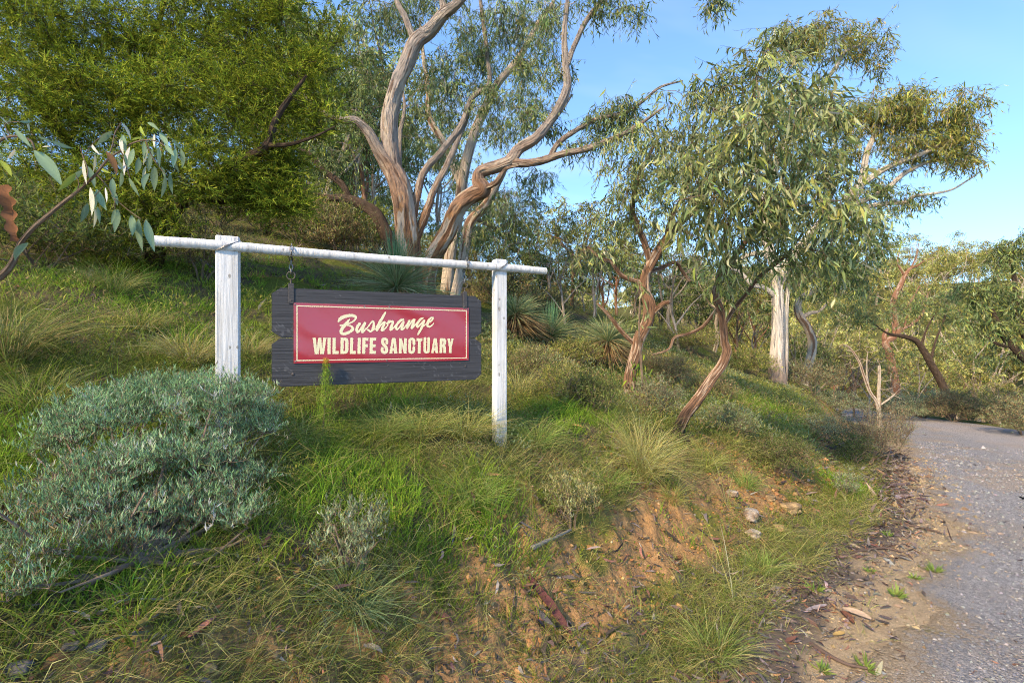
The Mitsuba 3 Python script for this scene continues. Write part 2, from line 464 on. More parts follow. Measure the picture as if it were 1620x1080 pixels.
def road_fn(p, n, uv):
    a = voro(p.x * 62, p.y * 62)
    g = fbm(p.x * 1.3, p.y * 1.3, 2.0, 3)
    lane = noise(uv.x * 1.6 + 0.3 * g, 3.0)
    c = mix((0.18, 0.175, 0.178), (0.35, 0.34, 0.345), a[2])
    c = mix(c, mix((0.36, 0.29, 0.22), (0.26, 0.23, 0.21), a[2]), sstep(0.50, 0.62, g) * 0.75)
    c = mix(c, mix((0.31, 0.29, 0.29), (0.36, 0.33, 0.32), a[2]), sstep(1.3, 1.9, -uv.x) * (1 - sstep(3.0, 3.6, -uv.x)) * 0.7)
    sand = mix((0.40, 0.31, 0.20), (0.25, 0.19, 0.13), a[2])
    c = mix(c, sand, sstep(-0.10, 0.18, uv.x + (a[2] - 0.5) * 0.22 + (g - 0.5) * 0.3))
    c = mix(c, sand, sstep(0.56, 0.66, fbm(p.x * 0.7, p.y * 0.7, 8.0, 3)) * sstep(0.3, 0.7, a[2]) * 0.45)
    return c * (0.55 + 0.45 * sstep(0.0, 0.25, a[1] - a[0]))


scene['road_material'] = two({'type': 'bumpmap', 'arbitrary': mikit.proc(lambda p, n, uv: 1 - voro(p.x * 62, p.y * 62)[0], 2e-3), 'scale': 0.006,
                              'bsdf': {'type': 'diffuse', 'reflectance': mikit.proc(road_fn)}})
labels['road'] = {'label': 'grey gravel road curving away downhill past the bank', 'kind': 'structure'}
put('road', (np.stack([RX, RY, RZ], 1), rq), 'road_material', smooth=True, uv=np.stack([DV.ravel(), SV.ravel()], 1))

# ------------------------------------------------------------------ the sign frame and the hanging sign
U = np.array([0.9018, 0.4322, 0.0])       # along the sign
N = np.array([0.4322, -0.9018, 0.0])      # out of its face
O = np.array([-1.614, 2.75, 0.0])


def S(u, n, z):
    return O + np.multiply.outer(np.asarray(u, float), U) + np.multiply.outer(np.asarray(n, float), N) + np.multiply.outer(np.asarray(z, float), [0, 0, 1.0])


SM = np.eye(4)
SM[:3, 0], SM[:3, 1], SM[:3, 2], SM[:3, 3] = U, -N, [0, 0, 1], O    # local (u, back, z) to world


def placed(mesh, u=0, n=0, z=0, spin=0.0):
    m = mesh.copy() if isinstance(mesh, trimesh.Trimesh) else trimesh.Trimesh(mesh[0], mesh[1], process=False)
    if spin:
        m.apply_transform(trimesh.transformations.rotation_matrix(spin, [0, 0, 1]))
    m.apply_translation([u, -n, z])
    m.apply_transform(SM)
    return m


def paint_fn(p, n, uv):
    u = p.x * U[0] + p.y * U[1]
    g = fbm(u * 60, p.y * 60, p.z * 3.0, 3)
    spot = sstep(0.80, 0.86, noise(p.x * 55, p.y * 55, p.z * 30)) * sstep(0.52, 0.62, noise(p.x * 6, p.y * 6 + 3, p.z * 5))
    c = mix((0.66, 0.665, 0.68), (0.46, 0.46, 0.47), sstep(0.40, 0.75, g))
    c = mix(c, mi.Color3f(0.22, 0.20, 0.17), spot * 0.8)
    grime = sstep(0.5, 0.75, fbm(p.x * 9, p.y * 9, p.z * 7, 3)) * 0.28
    c = mix(c, mi.Color3f(0.40, 0.39, 0.34), grime)
    return mix(c, mi.Color3f(0.42, 0.42, 0.34), (1 - sstep(0.9, 1.25, p.z)) * sstep(0.4, 0.65, fbm(p.x * 30, p.y * 30, p.z * 9, 3)) * 0.8)


scene['white_paint'] = two({'type': 'bumpmap', 'arbitrary': mikit.proc(lambda p, n, uv: fbm((p.x + p.y) * 70, (p.x - p.y) * 50, p.z * 3.5, 3)), 'scale': 0.004,
                            'bsdf': {'type': 'principled', 'base_color': mikit.proc(paint_fn), 'roughness': 0.6, 'specular': 0.3}})


def board_fn(p, n, uv):
    u = p.x * U[0] + p.y * U[1]
    g = fbm(u * 4, p.z * 130, 1.0, 3)
    c = mix((0.026, 0.026, 0.030), (0.060, 0.060, 0.068), g)
    scuff = sstep(0.76, 0.84, noise(u * 90 + p.z * 60, p.z * 70, 4.0)) * sstep(0.60, 0.75, noise(u * 6, p.z * 9, 9.0))
    return mix(c, mi.Color3f(0.20, 0.20, 0.22), scuff * 0.25)


scene['black_wood'] = two({'type': 'bumpmap', 'arbitrary': mikit.proc(lambda p, n, uv: fbm((p.x * U[0] + p.y * U[1]) * 5, p.z * 150, 1.0, 3)), 'scale': 0.004,
                           'bsdf': {'type': 'principled', 'base_color': mikit.proc(board_fn), 'roughness': 0.55, 'specular': 0.45}})
scene['red_panel'] = two({'type': 'bumpmap', 'arbitrary': mikit.proc(lambda p, n, uv: noise((p.x * U[0] + p.y * U[1]) * 5 + p.z * 4 + 0.9 * noise(p.x * 6, p.z * 7, 1.0), p.z * 4, 2.0), 4e-3), 'scale': 0.014,
                          'bsdf': {'type': 'principled', 'base_color': {'type': 'rgb', 'value': [0.34, 0.022, 0.040]}, 'roughness': 0.17, 'specular': 0.75, 'clearcoat': 0.5, 'clearcoat_gloss': 0.9}})
scene['cream_print'] = two({'type': 'principled', 'base_color': {'type': 'rgb', 'value': [0.72, 0.66, 0.44]}, 'roughness': 0.35})
scene['dark_iron'] = two({'type': 'principled', 'base_color': mikit.proc(lambda p, n, uv: mix((0.05, 0.05, 0.055), (0.12, 0.10, 0.09), noise(p.x * 120, p.y * 120, p.z * 120))), 'roughness': 0.5, 'metallic': 0.5})
scene['galvanised'] = two({'type': 'principled', 'base_color': mikit.proc(lambda p, n, uv: mix((0.30, 0.31, 0.33), (0.14, 0.13, 0.12), noise(p.x * 90, p.y * 90, p.z * 90))), 'roughness': 0.42, 'metallic': 0.8})

fr = thing('sign_frame', 'white painted timber frame of two square posts and a round crossbar on the grassy bank', 'sign frame')


def post(u, w, dpt, top, bottom, name_label):
    m = bevel_box(w / 2, dpt / 2, (top - bottom) / 2, 0.007)
    m = m.subdivide_to_size(0.06)
    v = np.array(m.vertices)
    v[:, :2] *= (1 + 0.035 * (meshkit.fbm(v * [3, 3, 2.0] + u, 3, 4) - 0.5))[:, None]
    m = trimesh.Trimesh(v, m.faces, process=False)
    m = placed(m, u, 0, (top + bottom) / 2)
    part(fr, 'post', m, 'white_paint', label=name_label, smooth=30)


post(0.0, 0.118, 0.10, 2.192, 0.75, 'left post, wider, standing behind the silvery bush')
post(1.689, 0.088, 0.080, 2.186, 0.60, 'right post, slimmer, standing in tussock grass')
bar = smooth_line(np.array([S(-0.352, 0.045, 2.132), S(0.0, 0.045, 2.134), S(0.8, 0.044, 2.124), S(1.689, 0.043, 2.126), S(2.045, 0.043, 2.121)]), 16)
bv, bf, buv = tube(bar, 0.0275 * np.linspace(1.03, 0.98, len(bar)), 24, 0.035, 5)
part(fr, 'crossbar', (bv, bf), 'white_paint', smooth=40)
for u, w in ((0.0, 0.118), (1.689, 0.088)):
    a = np.linspace(-0.62, 0.62, 14)
    for o in (0.0, 0.004):
        pts = np.array([S(u + w * 0.75 * k, 0.045 + 0.0305 * math.cos(k * 1.9), 2.130 + 0.034 * k * 1.3 + o) for k in a])
        tv, tf, tu = tube(pts, 0.0022, 6)
        part(fr, 'tie_wire', (tv, tf), 'galvanised', smooth=True)

sg = thing('hanging_sign', 'black stained two-board timber sign with red panel reading Bushrange Wildlife Sanctuary, hung on chains', 'sign')
UL, UR, ZB, ZM, ZT = 0.222, 1.542, 1.333, 1.622, 1.917


def plank(z0, z1, low, lbl):
    c, v = 0.048, 0.036
    poly = Polygon([(UL + c, z0), (UR - c, z0), (UR, z0 + v), (UR, z1 - v), (UR - c, z1), (UL + c, z1), (UL, z1 - v), (UL, z0 + v)])
    inner = Polygon([(x, y) for x, y in poly.buffer(-0.004, join_style=2).exterior.coords])
    body = trimesh.creation.extrude_polygon(poly, 0.034, engine='earcut')
    face = trimesh.creation.extrude_polygon(inner, 0.042, engine='earcut')
    out = []
    for k, m in ((0.017, body), (0.021, face)):
        w = np.array(m.vertices)
        w = S(w[:, 0], w[:, 2] - k, w[:, 1])
        out.append((w, np.array(m.faces)))
    part(sg, 'plank', join(out), 'black_wood', label=lbl)


plank(ZM + 0.0015, ZT, False, 'upper black board')
plank(ZB, ZM - 0.0015, True, 'lower black board')
PU0, PU1, PZ0, PZ1 = 0.339, 1.445, 1.469, 1.830
pn = trimesh.creation.box(extents=[PU1 - PU0, 0.005, PZ1 - PZ0])
part(sg, 'panel', placed(pn, (PU0 + PU1) / 2, 0.0237, (PZ0 + PZ1) / 2), 'red_panel', label='glossy dark red printed panel')


def on_panel(px, py):
    """Panel coordinates (u, z) of pixels, for tracing the flat lettering on the panel's plane."""
    px, py = np.asarray(px, float), np.asarray(py, float)
    dx, dz = (px - CX) / FPX, (CY - py) / FPX
    q = O + N * 0.0265
    k = (N[0] * q[0] + N[1] * q[1]) / (N[0] * dx + N[1])
    return (dx * k - O[0]) * U[0] + (k - O[1]) * U[1], EYE + dz * k


def lettering(shape, name, lift=0.0263, thick=0.0008):
    ms = []
    for g in getattr(shape, 'geoms', [shape]):
        if g.area < 1e-7:
            continue
        m = trimesh.creation.extrude_polygon(g, thick, engine='earcut')
        w = np.array(m.vertices)
        ms.append((S(w[:, 0], lift + w[:, 2], w[:, 1]), np.array(m.faces)))
    part(sg, name, join(ms), 'cream_print')


bo, bi = 0.0148, 0.0208
ring = Polygon([(PU0 + bo, PZ0 + bo), (PU1 - bo, PZ0 + bo), (PU1 - bo, PZ1 - bo), (PU0 + bo, PZ1 - bo)]).difference(
    Polygon([(PU0 + bi, PZ0 + bi), (PU1 - bi, PZ0 + bi), (PU1 - bi, PZ1 - bi), (PU0 + bi, PZ1 - bi)]))
lettering(ring, 'border_line')


def brush(stroke, ox, oy, k):
    """A brush stroke of (x, y, width) as a shape on the panel."""
    q = smooth_line(np.array(stroke, float), 5)
    u, z = on_panel(ox + q[:, 0] / k, oy + q[:, 1] / k)
    r = q[:, 2] / k / 2 * 3.13 / FPX * 1.0
    c = [Point(a, b).buffer(max(w, 0.0008), 10) for a, b, w in zip(u, z, r)]
    return unary_union([c[i].union(c[i + 1]).convex_hull for i in range(len(c) - 1)])


W1 = [[(100, 330, 44), (150, 255, 84), (250, 200, 92), (400, 165, 84), (520, 165, 78), (585, 205, 72), (585, 255, 52), (540, 310, 42), (430, 375, 38), (310, 420, 42)],
      [(410, 270, 26), (345, 355, 72), (275, 440, 84), (210, 525, 84), (172, 600, 84), (180, 655, 76), (235, 682, 76), (320, 670, 78), (430, 620, 76), (500, 555, 80), (490, 490, 58), (420, 452, 42), (310, 432, 42), (155, 440, 44)],
      [(700, 395, 72), (640, 475, 76), (615, 555, 72), (632, 620, 66), (670, 618, 56), (760, 500, 48), (850, 375, 66), (800, 490, 72), (772, 590, 72), (785, 632, 58), (850, 570, 42), (940, 480, 34), (1070, 320, 40), (1105, 420, 66), (1090, 500, 74), (1055, 585, 56), (1000, 612, 60), (935, 560, 44)],
      [(1040, 590, 46), (1100, 570, 34), (1180, 510, 32)],
      [(1432, 82, 52), (1350, 220, 70), (1255, 390, 72), (1190, 525, 70), (1198, 590, 40), (1280, 460, 44), (1370, 365, 54), (1418, 352, 54), (1390, 430, 70), (1340, 540, 72), (1343, 588, 56), (1400, 558, 42), (1490, 455, 32), (1500, 410, 40)]]
W2 = [[(275, 305, 36), (245, 375, 58), (215, 395, 40)], [(225, 385, 50), (320, 335, 66), (388, 335, 56), (362, 430, 70), (322, 530, 72), (332, 570, 56), (400, 512, 44), (475, 430, 40)],
      [(690, 275, 42), (625, 290, 66), (540, 365, 70), (482, 450, 70), (482, 530, 66), (512, 558, 48), (575, 495, 42), (690, 330, 50), (662, 440, 70), (637, 540, 66), (658, 560, 50), (722, 500, 42), (800, 400, 40)],
      [(858, 310, 60), (812, 410, 70), (798, 500, 64), (806, 520, 36), (870, 412, 42), (955, 300, 54), (1000, 278, 56), (970, 380, 70), (930, 480, 70), (934, 520, 54), (990, 462, 42), (1070, 370, 40)],
      [(1245, 232, 42), (1180, 262, 66), (1112, 345, 70), (1072, 430, 70), (1092, 488, 54), (1150, 440, 46), (1278, 295, 52), (1242, 400, 70), (1202, 520, 64), (1140, 630, 60), (1090, 708, 34)],
      [(1215, 505, 40), (1330, 400, 38), (1440, 345, 46), (1518, 272, 46), (1525, 222, 42), (1480, 225, 48), (1412, 292, 66), (1372, 390, 76), (1382, 460, 68), (1430, 478, 52), (1490, 448, 42), (1555, 375, 22)]]
for i, sh in enumerate(W1):
    pass
lettering(unary_union([brush(s_, 530, 490, 18.0) for s_ in W1] + [brush(s_, 600, 490, 18.0) for s_ in W2]), 'script_lettering')

CA = [[(62, 120), (130, 120), (150, 350), (183, 120), (245, 120), (266, 350), (288, 120), (358, 120), (302, 471), (222, 471), (207, 300), (190, 471), (107, 471)],
      [(380, 122), (448, 122), (446, 470), (378, 470)], [(490, 122), (555, 122), (552, 405), (618, 405), (617, 469), (484, 469)],
      [(865, 122), (928, 122), (922, 404), (986, 404), (984, 466), (857, 466)], [(1028, 122), (1090, 122), (1084, 465), (1018, 465)],
      [(1125, 122), (1255, 122), (1253, 185), (1190, 185), (1189, 262), (1243, 262), (1242, 325), (1187, 325), (1183, 465), (1118, 465)],
      [(1285, 122), (1419, 122), (1418, 185), (1350, 185), (1349, 262), (1406, 262), (1405, 325), (1348, 325), (1346, 402), (1412, 402), (1411, 464), (1278, 464)]]
CD = ([(660, 122), (765, 122), (805, 136), (826, 180), (825, 395), (805, 445), (765, 465), (654, 467)], [(725, 183), (742, 183), (757, 200), (755, 390), (742, 408), (722, 408)])
CB = [[(425, 135), (478, 135), (526, 300), (531, 135), (590, 135), (582, 458), (525, 458), (480, 285), (477, 458), (418, 458)],
      [(797, 135), (918, 135), (918, 195), (888, 195), (881, 458), (823, 458), (828, 195), (797, 195)],
      [(1455, 138), (1508, 138), (1524, 240), (1542, 138), (1588, 138), (1547, 318), (1541, 449), (1487, 449), (1490, 320)]]
CH = [([(215, 460), (272, 130), (350, 130), (385, 460), (319, 460), (312, 402), (282, 402), (275, 460)], [(302, 222), (285, 345), (318, 345)]),
      ([(1107, 450), (1165, 135), (1228, 135), (1258, 450), (1200, 450), (1194, 400), (1166, 400), (1159, 450)], [(1187, 222), (1173, 342), (1202, 342)]),
      ([(1295, 135), (1380, 135), (1412, 148), (1428, 180), (1426, 245), (1404, 288), (1424, 325), (1426, 448), (1368, 448), (1367, 332), (1346, 318), (1342, 448), (1287, 448)], [(1347, 190), (1368, 196), (1372, 225), (1366, 255), (1346, 262)])]
CS = [[(160, 238, 58), (160, 185, 58), (140, 154, 58), (110, 148, 58), (78, 165, 60), (70, 215, 62), (95, 268, 64), (140, 325, 64), (158, 375, 62), (150, 420, 60), (110, 438, 60), (72, 424, 58), (62, 390, 58), (62, 352, 58)],
      [(740, 255, 58), (739, 185, 58), (725, 156, 58), (692, 149, 58), (658, 163, 60), (650, 210, 60), (649, 390, 60), (660, 424, 60), (692, 435, 58), (724, 420, 58), (736, 385, 58), (737, 330, 58)],
      [(975, 137, 57), (972, 380, 57), (985, 422, 57), (1013, 431, 57), (1041, 420, 57), (1050, 380, 57), (1056, 137, 57)]]


def flat_poly(pts, ox, hole=None):
    f = lambda q: list(zip(*on_panel(ox + np.array(q, float)[:, 0] / 13.5, 525 + np.array(q, float)[:, 1] / 13.5)))
    return Polygon(f(pts), [f(hole)] if hole else None).buffer(0)


caps = [flat_poly(p_, 490) for p_ in CA] + [flat_poly(CD[0], 490, CD[1])] + [flat_poly(p_, 600) for p_ in CB] + [flat_poly(a, 600, b) for a, b in CH] + [brush(s_, 600, 525, 13.5) for s_ in CS]
lettering(unary_union(caps), 'capital_lettering')

for u, z in ((PU0 + 0.008, PZ1 - 0.010), (PU1 - 0.010, PZ1 - 0.010), (PU0 + 0.010, PZ0 + 0.012), (PU1 - 0.010, PZ0 + 0.010), (0.745, PZ1 - 0.008), (0.90, PZ1 - 0.007), (0.885, PZ0 + 0.008)):
    m = trimesh.creation.icosphere(subdivisions=2, radius=0.0048)
    m.apply_scale([1, 0.5, 1])
    part(sg, 'screw', placed(m, u, 0.0268, z), 'galvanised', smooth=True)
for u, z in ((0.335, 1.405), (1.385, 1.452), (1.425, 1.428), (0.895, 1.445), (0.333, 1.68)):
    m = trimesh.creation.icosphere(subdivisions=2, radius=0.0085 if z < 1.44 else 0.005)
    m.apply_scale([1, 0.45, 1])
    part(sg, 'bolt', placed(m, u, 0.0215, z), 'dark_iron', smooth=True)


def link(center, along, across, length, wid, r):
    a = np.linspace(0, 2 * np.pi, 20, endpoint=False)
    pts = center + np.multiply.outer(np.sign(np.cos(a)) * np.abs(np.cos(a)) ** 0.7 * length / 2, along) + np.multiply.outer(np.sin(a) * wid / 2, across)
    pts = np.vstack([pts, pts[:1]])
    v, f, uv = tube(pts, r, 8, cap=False)
    return v, f


for u in (0.325, 1.418):
    m = bevel_box(0.0155, 0.003, 0.060, 0.0015)
    st = part(sg, 'strap', placed(m, u, 0.0245, 1.885), 'dark_iron')
    m = bevel_box(0.0155, 0.003, 0.055, 0.0015)
    part(sg, 'strap', placed(m, u, -0.0245, 1.885), 'dark_iron')
    m = trimesh.creation.icosphere(subdivisions=2, radius=0.006)
    m.apply_scale([1, 0.5, 1])
    part(sg, 'bolt', placed(m, u, 0.0276, 1.842), 'dark_iron', smooth=True)
    v, f, uv = tube(np.array([S(u, 0.022, 1.940), S(u, 0.012, 1.972), S(u, -0.012, 1.972), S(u, -0.022, 1.940)]), 0.004, 8)
    part(sg, 'eye_bolt', (v, f), 'dark_iron', smooth=True)
    ang = np.linspace(0, 2 * np.pi, 29)
    rc = S(u, 0.006, 1.992)
    side = unit(U * 0.93 + N * 0.35)
    v, f, uv = tube(rc + np.multiply.outer(np.cos(ang) * 0.024, side) + np.multiply.outer(np.sin(ang) * 0.024, [0, 0, 1.0]), 0.0035, 8, cap=False)
    part(sg, 'ring', (v, f), 'dark_iron', smooth=True)
    ch = thing_key = f'{sg}__chain' if f'{sg}__chain__link' not in scene else f'{sg}__chain_001'
    path = np.array([S(u, 0.008, z) for z in np.linspace(2.018, 2.092, 4)] + [S(u, 0.080, 2.117), S(u + 0.002, 0.078, 2.143), S(u + 0.002, 0.045, 2.166), S(u + 0.003, 0.010, 2.142), S(u + 0.003, 0.006, 2.112)])
    for k in range(len(path)):
        al = unit(path[min(k + 1, len(path) - 1)] - path[max(k - 1, 0)])
        ac = unit(np.cross(al, N if k % 2 else U))
        v, f = link(path[k], al, ac, 0.034, 0.019, 0.0032)
        part(ch, 'link', (v, f), 'galvanised', smooth=True)

# ------------------------------------------------------------------ trees: limbs, twigs that grow to the leaf clumps, leaves
def limb(pts, n=6):
    """Pixel limb [(px, py, depth, radius in pixels)] to world rows (x, y, z, radius), smoothed."""
    q = np.array([[*at(a, b, y), r / FPX * y] for a, b, y, r in pts])
    return smooth_line(q, n)


def limbs_mesh(limbs, sides=12, rough=0.10):
    return join([tube(l[:, :3], l[:, 3], sides if l[0, 3] > 0.03 else 7, rough, k + 1) for k, l in enumerate(limbs)])


def clumps(spec, rng, dens=1.0, thick=0.9):
    """Leaf clumps from [(px, py, depth, rx, ry, count)] in pixels: sub-centres and their radii."""
    out, rr = [], []
    for px, py, y, rx, ry, n in spec:
        c = at(px, py, y)
        n = max(1, int(round(n * dens)))
        q = rng.normal(size=(n, 3))
        q = unit(q) * (rng.random((n, 1)) ** 0.42)
        sx, sz = rx / FPX * y, ry / FPX * y
        out.append(c + q * [sx, (sx + sz) / 2 * thick, sz])
        rr.append(np.full(n, 1.0))
    return np.vstack(out)


def grow(limbs, targets, rng, r_tip=0.004, thick=0.35, sag=0.12, low=1.5):
    """Twigs from the nearest limb or twig to every target. Returns (twig segments p0, p1, r0, r1)."""
    nodes = np.vstack([l[1:, :3] for l in limbs])
    rads = np.concatenate([l[1:, 3] for l in limbs])
    P0, P1, R0, R1 = [], [], [], []
    d0 = cKDTree(nodes).query(targets)[0]
    for k in np.argsort(d0):
        t = targets[k]
        w = t - nodes
        dist = np.linalg.norm(w, axis=1) * (1 + low * np.clip(-w[:, 2], 0, None) / (np.linalg.norm(w, axis=1) + 0.05))
        i = int(np.argmin(dist))
        a = nodes[i]
        L = np.linalg.norm(t - a)
        if L < 1e-3:
            continue
        ns = 3
        tt = np.linspace(0, 1, ns + 1)[:, None]
        off = rng.normal(size=3) * L * sag
        pts = a + (t - a) * tt + off * (np.sin(tt * np.pi)) + rng.normal(size=(ns + 1, 3)) * L * 0.03 * np.sin(tt * np.pi)
        ra = min(rads[i] * 0.8, r_tip + L * thick * 0.03)
        rr = np.linspace(ra, r_tip, ns + 1)
        P0.append(pts[:-1]); P1.append(pts[1:]); R0.append(rr[:-1]); R1.append(rr[1:])
        nodes = np.vstack([nodes, pts[1:]])
        rads = np.concatenate([rads, rr[1:]])
    return np.vstack(P0), np.vstack(P1), np.concatenate(R0), np.concatenate(R1)


def sprays(centers, rng, per, nleaf, length, droop=0.7, out_from=None):
    """Little drooping twigs at every centre, and the leaf bases and directions along them."""
    n = len(centers) * per
    b = np.repeat(centers, per, 0)
    d = rng.normal(size=(n, 3)) * [1, 1, 0.7] + [0, 0, 0.25 - droop]
    if out_from is not None:
        d = d + 0.8 * unit(b - out_from)
    d = unit(d)
    L = length * rng.uniform(0.6, 1.3, n)
    e = b + d * L[:, None]
    u = np.linspace(0.15, 1, nleaf)[None] + rng.uniform(-0.06, 0.06, (n, nleaf))
    lb = b[:, None] + d[:, None] * (L[:, None] * u)[..., None] - [0, 0, 1] * (L[:, None] * 0.25 * u * u)[..., None]
    ld = d[:, None] * 0.35 + rng.normal(size=(n, nleaf, 3)) * [0.55, 0.55, 0.4] + [0, 0, -droop * 1.15]
    return (b, e - [0, 0, 0.2] * L[:, None]), lb.reshape(-1, 3), ld.reshape(-1, 3)


def crown(tree, limbs, spec, rng, pal, w, leaf, dens=1.0, per=5, nleaf=7, spray=0.28, droop=0.7, lod=0, barkname='pale_bark', twig=0.004, jitter=0.2, thick=0.9, sag=0.12, low=1.5, targets=None, material='leaf_material', jit2=0.25):
    tg = clumps(spec, rng, dens, thick) if targets is None else targets
    p0, p1, r0, r1 = grow(limbs, tg, rng, twig, sag=sag, low=low)
    (s0, s1), lb, ld = sprays(tg, rng, per, nleaf, spray, droop)
    tw = join([prisms(p0, p1, r0, r1, 4), prisms(s0, s1, twig * 0.7, twig * 0.4, 2)])
    part(tree, 'twigs', tw[:2], barkname, uv=tw[2], kind='stuff')
    n = len(lb)
    tone = np.repeat(np.exp(rng.normal(0, jit2, len(tg))), per * nleaf)[:, None]
    col = np.clip(tones(rng, n, pal, w, jitter) * tone, 0.004, 0.6)
    L = leaf * np.exp(rng.normal(0, 0.22, n))
    v, f, c = leaves(lb, ld, L, L * rng.uniform(0.12, 0.20, n), rng, col, 0.22, 0.22, lod)
    part(tree, 'crown', (v, f), material, color=c, kind='stuff')
    return n


def trunk(tree, limbs, barkname, sides=14, rough=0.12, label=None):
    v, f, uv = limbs_mesh(limbs, sides, rough)
    part(tree, 'trunk', (v, f), barkname, smooth=True, uv=uv, label=label)


GREY_GREEN = [(0.11, 0.15, 0.075), (0.16, 0.20, 0.115), (0.22, 0.25, 0.15), (0.22, 0.23, 0.08), (0.08, 0.12, 0.05)]

# the big old gum right behind the sign
rng = np.random.default_rng(11)
gum = thing('gum_tree', 'large twisted old gum with two orange-barked trunks rising right behind the sign', 'tree')
b0 = on_ground(663, 8.6)
base_px = lambda p: (CX + p[0] / p[1] * FPX, CY - (p[2] - EYE) / p[1] * FPX)
gx, gy = base_px(b0)
YG = 8.6
GL = [
    [(gx - 8, gy + 8, YG, 34), (652, 455, YG, 26), (649, 420, YG, 24), (645, 370, YG, 23), (637, 310, YG, 22), (622, 271, YG, 20), (600, 240, YG - .1, 13), (582, 209, YG - .2, 10), (562, 191, YG - .3, 8), (541, 190, YG - .3, 6.5), (515, 180, YG - .3, 4), (480, 150, YG - .2, 2)],
    [(630, 290, YG, 15), (620, 250, YG, 17), (617, 215, YG, 17), (618, 178, YG, 17), (627, 138, YG, 15), (644, 98, YG, 15), (658, 67, YG, 15), (680, 49, YG, 13), (703, 22, YG - .1, 11), (727, 2, YG - .2, 9), (770, -60, YG - .4, 7), (800, -150, YG - .4, 5)],
    [(658, 67, YG, 8), (653, 58, YG, 7), (641, 28, YG, 6), (627, 0, YG, 5), (610, -60, YG, 3)],
    [(703, 22, YG - .1, 8), (700, -2, YG, 7), (697, -60, YG, 5), (680, -130, YG + .3, 3)],
    [(gx + 10, gy + 8, YG + .1, 28), (674, 444, YG + .1, 19), (684, 409, YG + .1, 17), (707, 369, YG, 17), (724, 330, YG - .1, 17), (747, 309, YG - .2, 16), (764, 300, YG - .3, 15), (757, 286, YG - .3, 13), (762, 272, YG - .3, 12), (791, 262, YG - .4, 12), (809, 253, YG - .4, 12), (822, 235, YG - .4, 11.5), (849, 218, YG - .5, 10.5), (871, 191, YG - .5, 9.5), (889, 160, YG - .6, 9), (898, 133, YG - .6, 8), (895, 102, YG - .6, 7), (893, 53, YG - .6, 5.5), (898, 0, YG - .6, 4.5), (905, -60, YG - .6, 3)],
    [(896, 105, YG - .6, 6), (911, 67, YG - .6, 5), (929, 31, YG - .6, 5), (955, 0, YG - .6, 4), (1000, -40, YG - .8, 3)],
    [(809, 258, YG - .4, 9), (835, 258, YG - .5, 8), (858, 254, YG - .6, 8), (889, 244, YG - .8, 7), (929, 235, YG - .9, 6), (969, 220, YG - 1, 5), (1004, 202, YG - 1.2, 4), (1050, 170, YG - 1.4, 2)],
    [(870, 250, YG - .6, 6), (882, 228, YG - .7, 5.5), (907, 209, YG - .8, 5), (947, 187, YG - .9, 4), (991, 178, YG - 1, 3.5), (1020, 158, YG - 1.1, 3), (1045, 138, YG - 1.2, 2.5), (1080, 128, YG - 1.2, 1.5)],
    [(648, 372, YG, 10), (653, 340, YG + .05, 9.5), (660, 307, YG + .1, 8), (671, 271, YG + .2, 7), (698, 240, YG + .3, 6.5), (729, 200, YG + .4, 6), (747, 155, YG + .5, 5.5), (773, 133, YG + .5, 5), (771, 89, YG + .5, 4.5), (760, 0, YG + .5, 3.5), (752, -60, YG + .5, 2)],
    [(652, 392, YG, 9), (668, 352, YG + .08, 8.5), (680, 320, YG + .15, 7.5), (687, 300, YG + .2, 7), (711, 253, YG + .3, 6), (738, 187, YG + .5, 5), (745, 165, YG + .5, 4)],
    [(635, 300, YG, 5), (632, 250, YG + .4, 4.5), (633, 210, YG + .6, 4), (640, 165, YG + .8, 3), (628, 110, YG + 1.0, 2)],
    [(764, 298, YG - .3, 6), (785, 289, YG - .5, 5), (800, 268, YG - .6, 3.5), (820, 262, YG - .8, 2.5)],
    [(868, 195, YG - .5, 4), (885, 180, YG - .3, 3), (905, 150, YG - .1, 2)],
]
GL = [limb([(a_, b_, c_, r_ * 0.77) for a_, b_, c_, r_ in l], 9) for l in GL]
trunk(gum, GL, 'gum_bark', 28, 0.26)
GS_ = [(600, 25, 9, 52, 35, 34), (690, -10, 9, 60, 40, 40), (740, 80, 9.2, 50, 42, 34), (800, 20, 8.8, 55, 40, 40), (860, 50, 8.4, 34, 50, 26), (880, 110, 8.2, 35, 30, 14), (830, 95, 8.8, 30, 34, 18),
       (825, 170, 8.6, 36, 45, 26), (770, 160, 9, 36, 45, 26), (710, 150, 9.4, 46, 46, 34), (590, 120, 9.6, 42, 40, 30), (575, 205, 9.8, 46, 36, 30), (650, 190, 9.6, 34, 40, 24), (700, 235, 9.8, 36, 36, 22),
       (800, 205, 8.9, 34, 28, 18), (845, 175, 8.3, 32, 26, 16), (945, 5, 8, 36, 20, 16), (1000, 10, 7.8, 30, 18, 12), (1125, 0, 7.4, 30, 13, 12), (960, 188, 7.8, 46, 20, 26), (925, 225, 7.9, 36, 16, 14), (1000, 195, 7.5, 30, 16, 12), (985, 165, 7.6, 30, 14, 12),
       (660, -70, 9, 80, 50, 44), (800, -80, 9, 80, 50, 44), (920, -60, 8.4, 60, 40, 24), (540, 60, 9.6, 40, 50, 26), (870, 200, 8.4, 24, 20, 8), (760, 110, 9.4, 40, 40, 20)]
EXTRA = [limb([(905, -60, YG - .6, 3), (960, -75, YG - 1, 3), (1050, -60, YG - 1.2, 2.5), (1110, -25, YG - 1.3, 2)], 5)]
crown(gum, GL + EXTRA, GS_, rng, GREY_GREEN, [3, 3, 2, 1.2, 2], 0.105, 1.0, 6, 7, 0.30, 0.85, 0, 'pale_bark', 0.0045, thick=0.8)

